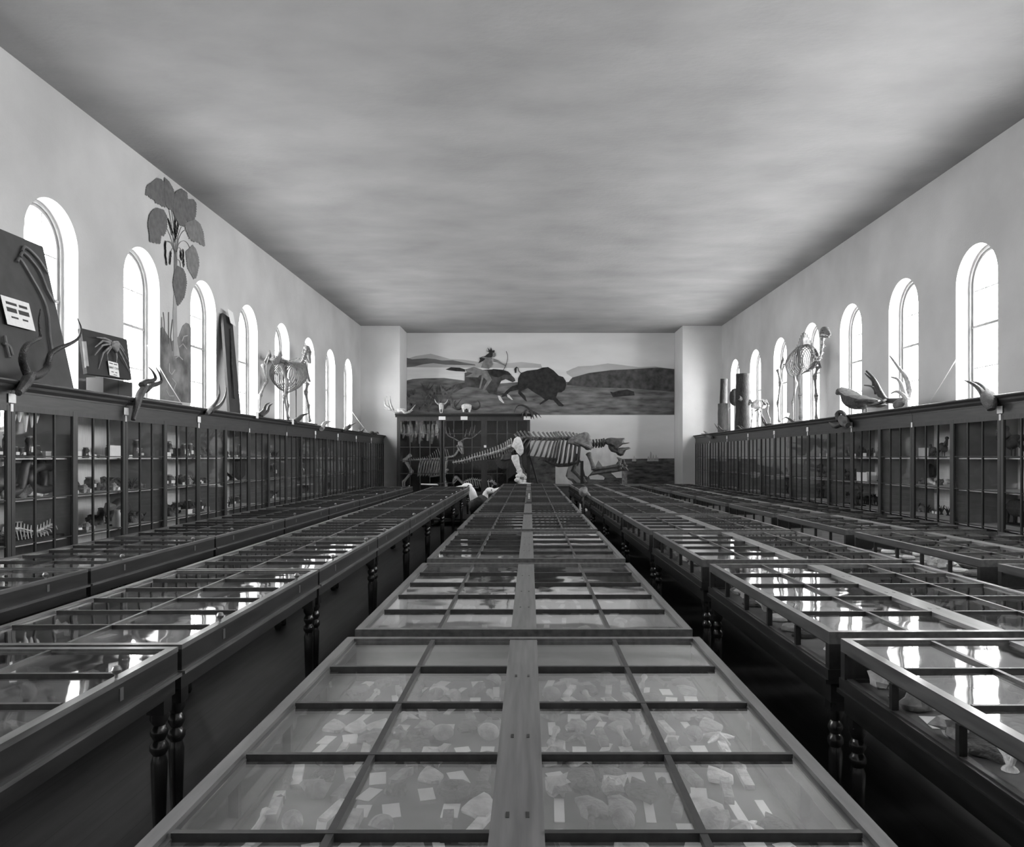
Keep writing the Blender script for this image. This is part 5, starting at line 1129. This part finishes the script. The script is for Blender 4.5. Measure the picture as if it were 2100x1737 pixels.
tpl('skul', 'small_skull', [('skull', MB().ell((0, -.02, .06), (.045, .06, .05), 10, 8).tube([(0, .0, .05), (0, .06, .035), (0, .12, .02)], [.035, .028, .014], 8), 'bone')], 'skull')
WHAT = dict(jar_t='tall stoppered specimen jar', jar_s='short stoppered specimen jar', jar_w='wide stoppered specimen jar', fish_d='dark mounted fish', fish_p='pale mounted fish', bird_s='small dark stuffed bird', bird_m='plump dark stuffed bird', bird_w='white long necked stuffed bird',
            bird_wd='dark long legged stuffed bird', mam_s='small dark stuffed mammal', mam_l='large dark stuffed mammal', lump='large dark mineral lump', lump2='small grey mineral lump', coralb='dark branching coral', cardb='large white card', cards='small white card', boxw='pale specimen box', panel='long white backing card', skul='small pale skull')
SH = {'top': 1.656, 'middle': 1.226, 'lower': .766}
WID = dict(jar_t=.12, jar_s=.10, jar_w=.16, fish_d=.54, fish_p=.54, bird_s=.22, bird_m=.34, bird_w=.36, bird_wd=.36, mam_s=.46, mam_l=.80, lump=.22, lump2=.17, coralb=.15, cardb=.15, cards=.09, boxw=.18, panel=.5, skul=.16)
def fill_cab(side, k, plan, sc_=1.0, rows=2):
    left = side == 'L'; dw = DL if left else DR; y0 = (YL0 if left else YR0)+k*2*dw
    for sh, opts in plan.items():
        for row in range(rows):
            x = (-5.72+.26*row) if left else (6.42-.30*row)
            y = y0+.12+R.uniform(0, .1); last = None
            while y < y0+2*dw-.12:
                kd = R.choice(opts); 
                if kd == last and R.random() < .5: kd = R.choice(opts)
                if row == 1 and WID[kd] > .5: kd = opts[0]
                last = kd; w_ = WID[kd]*sc_
                if y+w_ > y0+2*dw-.06: break
                rz = (0 if left else PI)+R.uniform(-.25, .25)
                if kd.startswith('bird') or kd.startswith('mam') or kd.startswith('skul'): rz = R.choice((0, PI))+R.uniform(-.3, .3)
                if kd.startswith(('fish', 'panel')): rz = R.choice((0, PI))
                s = sc_*R.uniform(.9, 1.1) if w_ < .5 else sc_
                n = {0: 'back', 1: 'front'}[row]
                shelf_put(kd, (x, y+w_/2, SH[sh]), rz, '%s, %s of the %s shelf, %s %s cabinet' % (WHAT[kd], n, sh, ORD[k], side == 'L' and 'left' or 'right'), '%ss in the %s %s cabinet' % (TPL[kd][0].replace('_', ' '), ORD[k], 'left' if left else 'right'), s)
                y += w_+R.uniform(.0, .05)
JJ = ['cards', 'cardb', 'jar_t', 'jar_s', 'cards', 'jar_w', 'cardb', 'jar_s']
RK = ['jar_s', 'cards', 'skul', 'lump', 'lump2', 'coralb', 'cards', 'lump2']
fill_cab('L', 1, {'top': ['jar_s', 'cards', 'cardb', 'jar_t', 'cards', 'boxw'], 'middle': ['lump2', 'skul', 'cards', 'lump', 'cards'], 'lower': ['coralb', 'lump', 'jar_w', 'fish_d', 'lump2', 'cards']})
fill_cab('L', 2, {'top': JJ+['fish_d', 'panel'], 'middle': ['lump', 'coralb', 'lump2', 'jar_w', 'cards'], 'lower': ['fish_d', 'lump', 'jar_t', 'coralb']})
fill_cab('L', 3, {'top': ['jar_t', 'jar_s', 'cards', 'lump'], 'middle': RK, 'lower': ['coralb', 'lump', 'boxw', 'jar_w']})
fill_cab('L', 4, {'top': JJ+['lump'], 'middle': ['lump', 'lump2', 'boxw'], 'lower': RK}, 1.1, 1)
for k in (5, 6, 7): fill_cab('L', k, {'top': ['jar_t', 'cardb', 'lump', 'coralb'], 'middle': ['lump', 'jar_t', 'lump2'], 'lower': ['lump', 'coralb', 'boxw']}, 1.2, 1)
BB = ['bird_s', 'bird_m', 'bird_s', 'bird_wd']
fill_cab('R', 0, {'top': ['bird_m', 'bird_w'], 'middle': ['bird_wd'], 'lower': ['bird_w', 'bird_wd', 'bird_m']}, 1.3, 1)
fill_cab('R', 1, {'top': ['bird_m', 'bird_wd'], 'lower': ['mam_l', 'bird_m', 'bird_wd']}, 1.15, 1)
fill_cab('R', 2, {'top': ['bird_s', 'bird_m', 'panel'], 'middle': ['skul', 'cards', 'lump2'], 'lower': ['lump2', 'coralb', 'cards']}, 1.0, 1)
fill_cab('R', 3, {'top': ['bird_s', 'bird_s', 'cardb'], 'middle': ['bird_s', 'panel', 'bird_s'], 'lower': ['mam_l', 'mam_s']})
fill_cab('R', 4, {'top': ['bird_s', 'bird_m', 'cardb'], 'middle': ['bird_m', 'bird_s', 'cardb'], 'lower': ['mam_l', 'mam_l', 'mam_s']}, 1.1, 1)
for k in (5, 6): fill_cab('R', k, {'top': ['bird_wd'], 'middle': ['bird_m', 'mam_l'], 'lower': ['mam_l', 'bird_wd']}, 1.25, 1)
fill_cab('R', 7, {'middle': ['bird_m', 'bird_s'], 'lower': ['mam_l']}, 1.25, 1)
# particular things behind the near left doors
def inl(px, py, X=-5.45): return atX(px, py, X)
b = MB(); q = inl(88, 1008); b.tube(smooth([q+Vector((0, -.55, -.02)), q+Vector((0, -.38, .03)), q+Vector((0, -.28, .30)), q+Vector((0, -.12, .40)), q+Vector((0, .02, .18)), q+Vector((0, .02, .02))], 5), taper(.05, .045, 26), 10)
b.tube([q+Vector((.03, .26*math.cos(a*.35)-.02, .12+.13*math.sin(a*.35))) for a in range(18)], .045, 10); o = b.build('mounted_snake', M['fishskin']); o.location.z = 1.24-min((v.co.z for v in o.data.vertices)); tag(o, 'thick dark coiled snake on the middle shelf of the second left cabinet', 'snake')
b = MB(); q = inl(70, 962, -5.50); Q = [q+Vector((0, -.55+i*.05, .06-.0011*i*i+.012*i)) for i in range(24)]; b.tube(Q, taper(.03, .006, 24), 8)
for i in range(0, 22): b.tube([Q[i], Q[i]+Vector((0, .01, .075*(1-i/26)))], [.012, .005], 5)
tag(b.build('crocodile_tail_skeleton', M['bone']), 'pale toothed backbone with upright spines high in the second left cabinet', 'skeleton')
b = MB(); q = inl(70, 1082, -5.4)
Q = [Vector((q.x, q.y-.5+i*.055, .88+.03*math.sin(i*.5))) for i in range(22)]; b.tube(Q, taper(.025, .008, 22), 7)
for i in range(20):
    h = .10*math.sin(PI*min(1, (i+3)/16)) if i < 13 else .03
    b.tube([Q[i], Q[i]+Vector((0, .01, .07))], [.010, .005], 5)
    for s_ in (-1, 1): b.tube([Q[i], Q[i]+Vector((s_*.07, 0, -.01)), Q[i]+Vector((s_*.09, 0, -h-.02))], [.010, .008, .005], 5)
e = empty('crocodile_skeleton', (0, 0, 0), label='low pale crocodile skeleton on a dark board in the second left cabinet', cat='skeleton'); b.build('bones', M['bone'], e); MB().box((q.x-.16, q.y-.6, .766), (q.x+.14, q.y+.75, .80)).build('mount_board', M['board'], e, None)
for k, dx in enumerate((-.32, -.24, -.15, -.05, .05, .13)):
    q = inl(58, 850, -5.35); y = q.y+dx; b = MB(); b.tube([(q.x, y, 2.36), (q.x, y+.01, 2.12), (q.x, y+.005, 1.93+.05*(k % 3))], [.016, .03, .008], 8)
    tag(b.build('hanging_tusk_shell', M['card']), 'long white tapering shell hanging at the top of the second left cabinet', 'shell', 'white shells hanging in the second left cabinet')
q = inl(490, 962, -5.5); b = MB(); b.puffy([(q.x, q.y+math.cos(a*PI/5)*.27+.05*math.sin(a*3), q.z+math.sin(a*PI/5)*.22) for a in range(10)], (1, 0, 0), .12, .75); tag(b.build('dark_round_specimen', M['bark']), 'large dark rounded specimen filling the middle shelf of a left cabinet', 'specimen')
q = inl(240, 1048, -5.42); o = shelf_put('fish_d', (q.x, q.y+.05, .766), 0, 'large dark fish on the lower shelf beside the white jar', None, 1.35)
q = inl(239, 1076, -5.3); tag(MB().lathe([(.05, 0), (.06, .03), (.062, .12), (.04, .17), (.03, .2), (.035, .22)], 14, (q.x, q.y+.02, .767)).build('white_jar', M['card']), 'white stoneware jar on the lower shelf of the second left cabinet', 'jar')
for px, py, m, sd, lb in ((1908, 965, 'bark', 6.55, 'dark oval plaque on the white back of a right cabinet'), (1862, 965, 'card', 6.55, 'white oval plaque on the back of a right cabinet')):
    q = atX(px, py, 6.60); b = MB(); b.puffy([(q.x, q.y+math.cos(a*PI/8)*.13, q.z+math.sin(a*PI/8)*.115) for a in range(16)], (1, 0, 0), .03, .9); tag(b.build('oval_plaque', M[m]), lb, 'plaque')
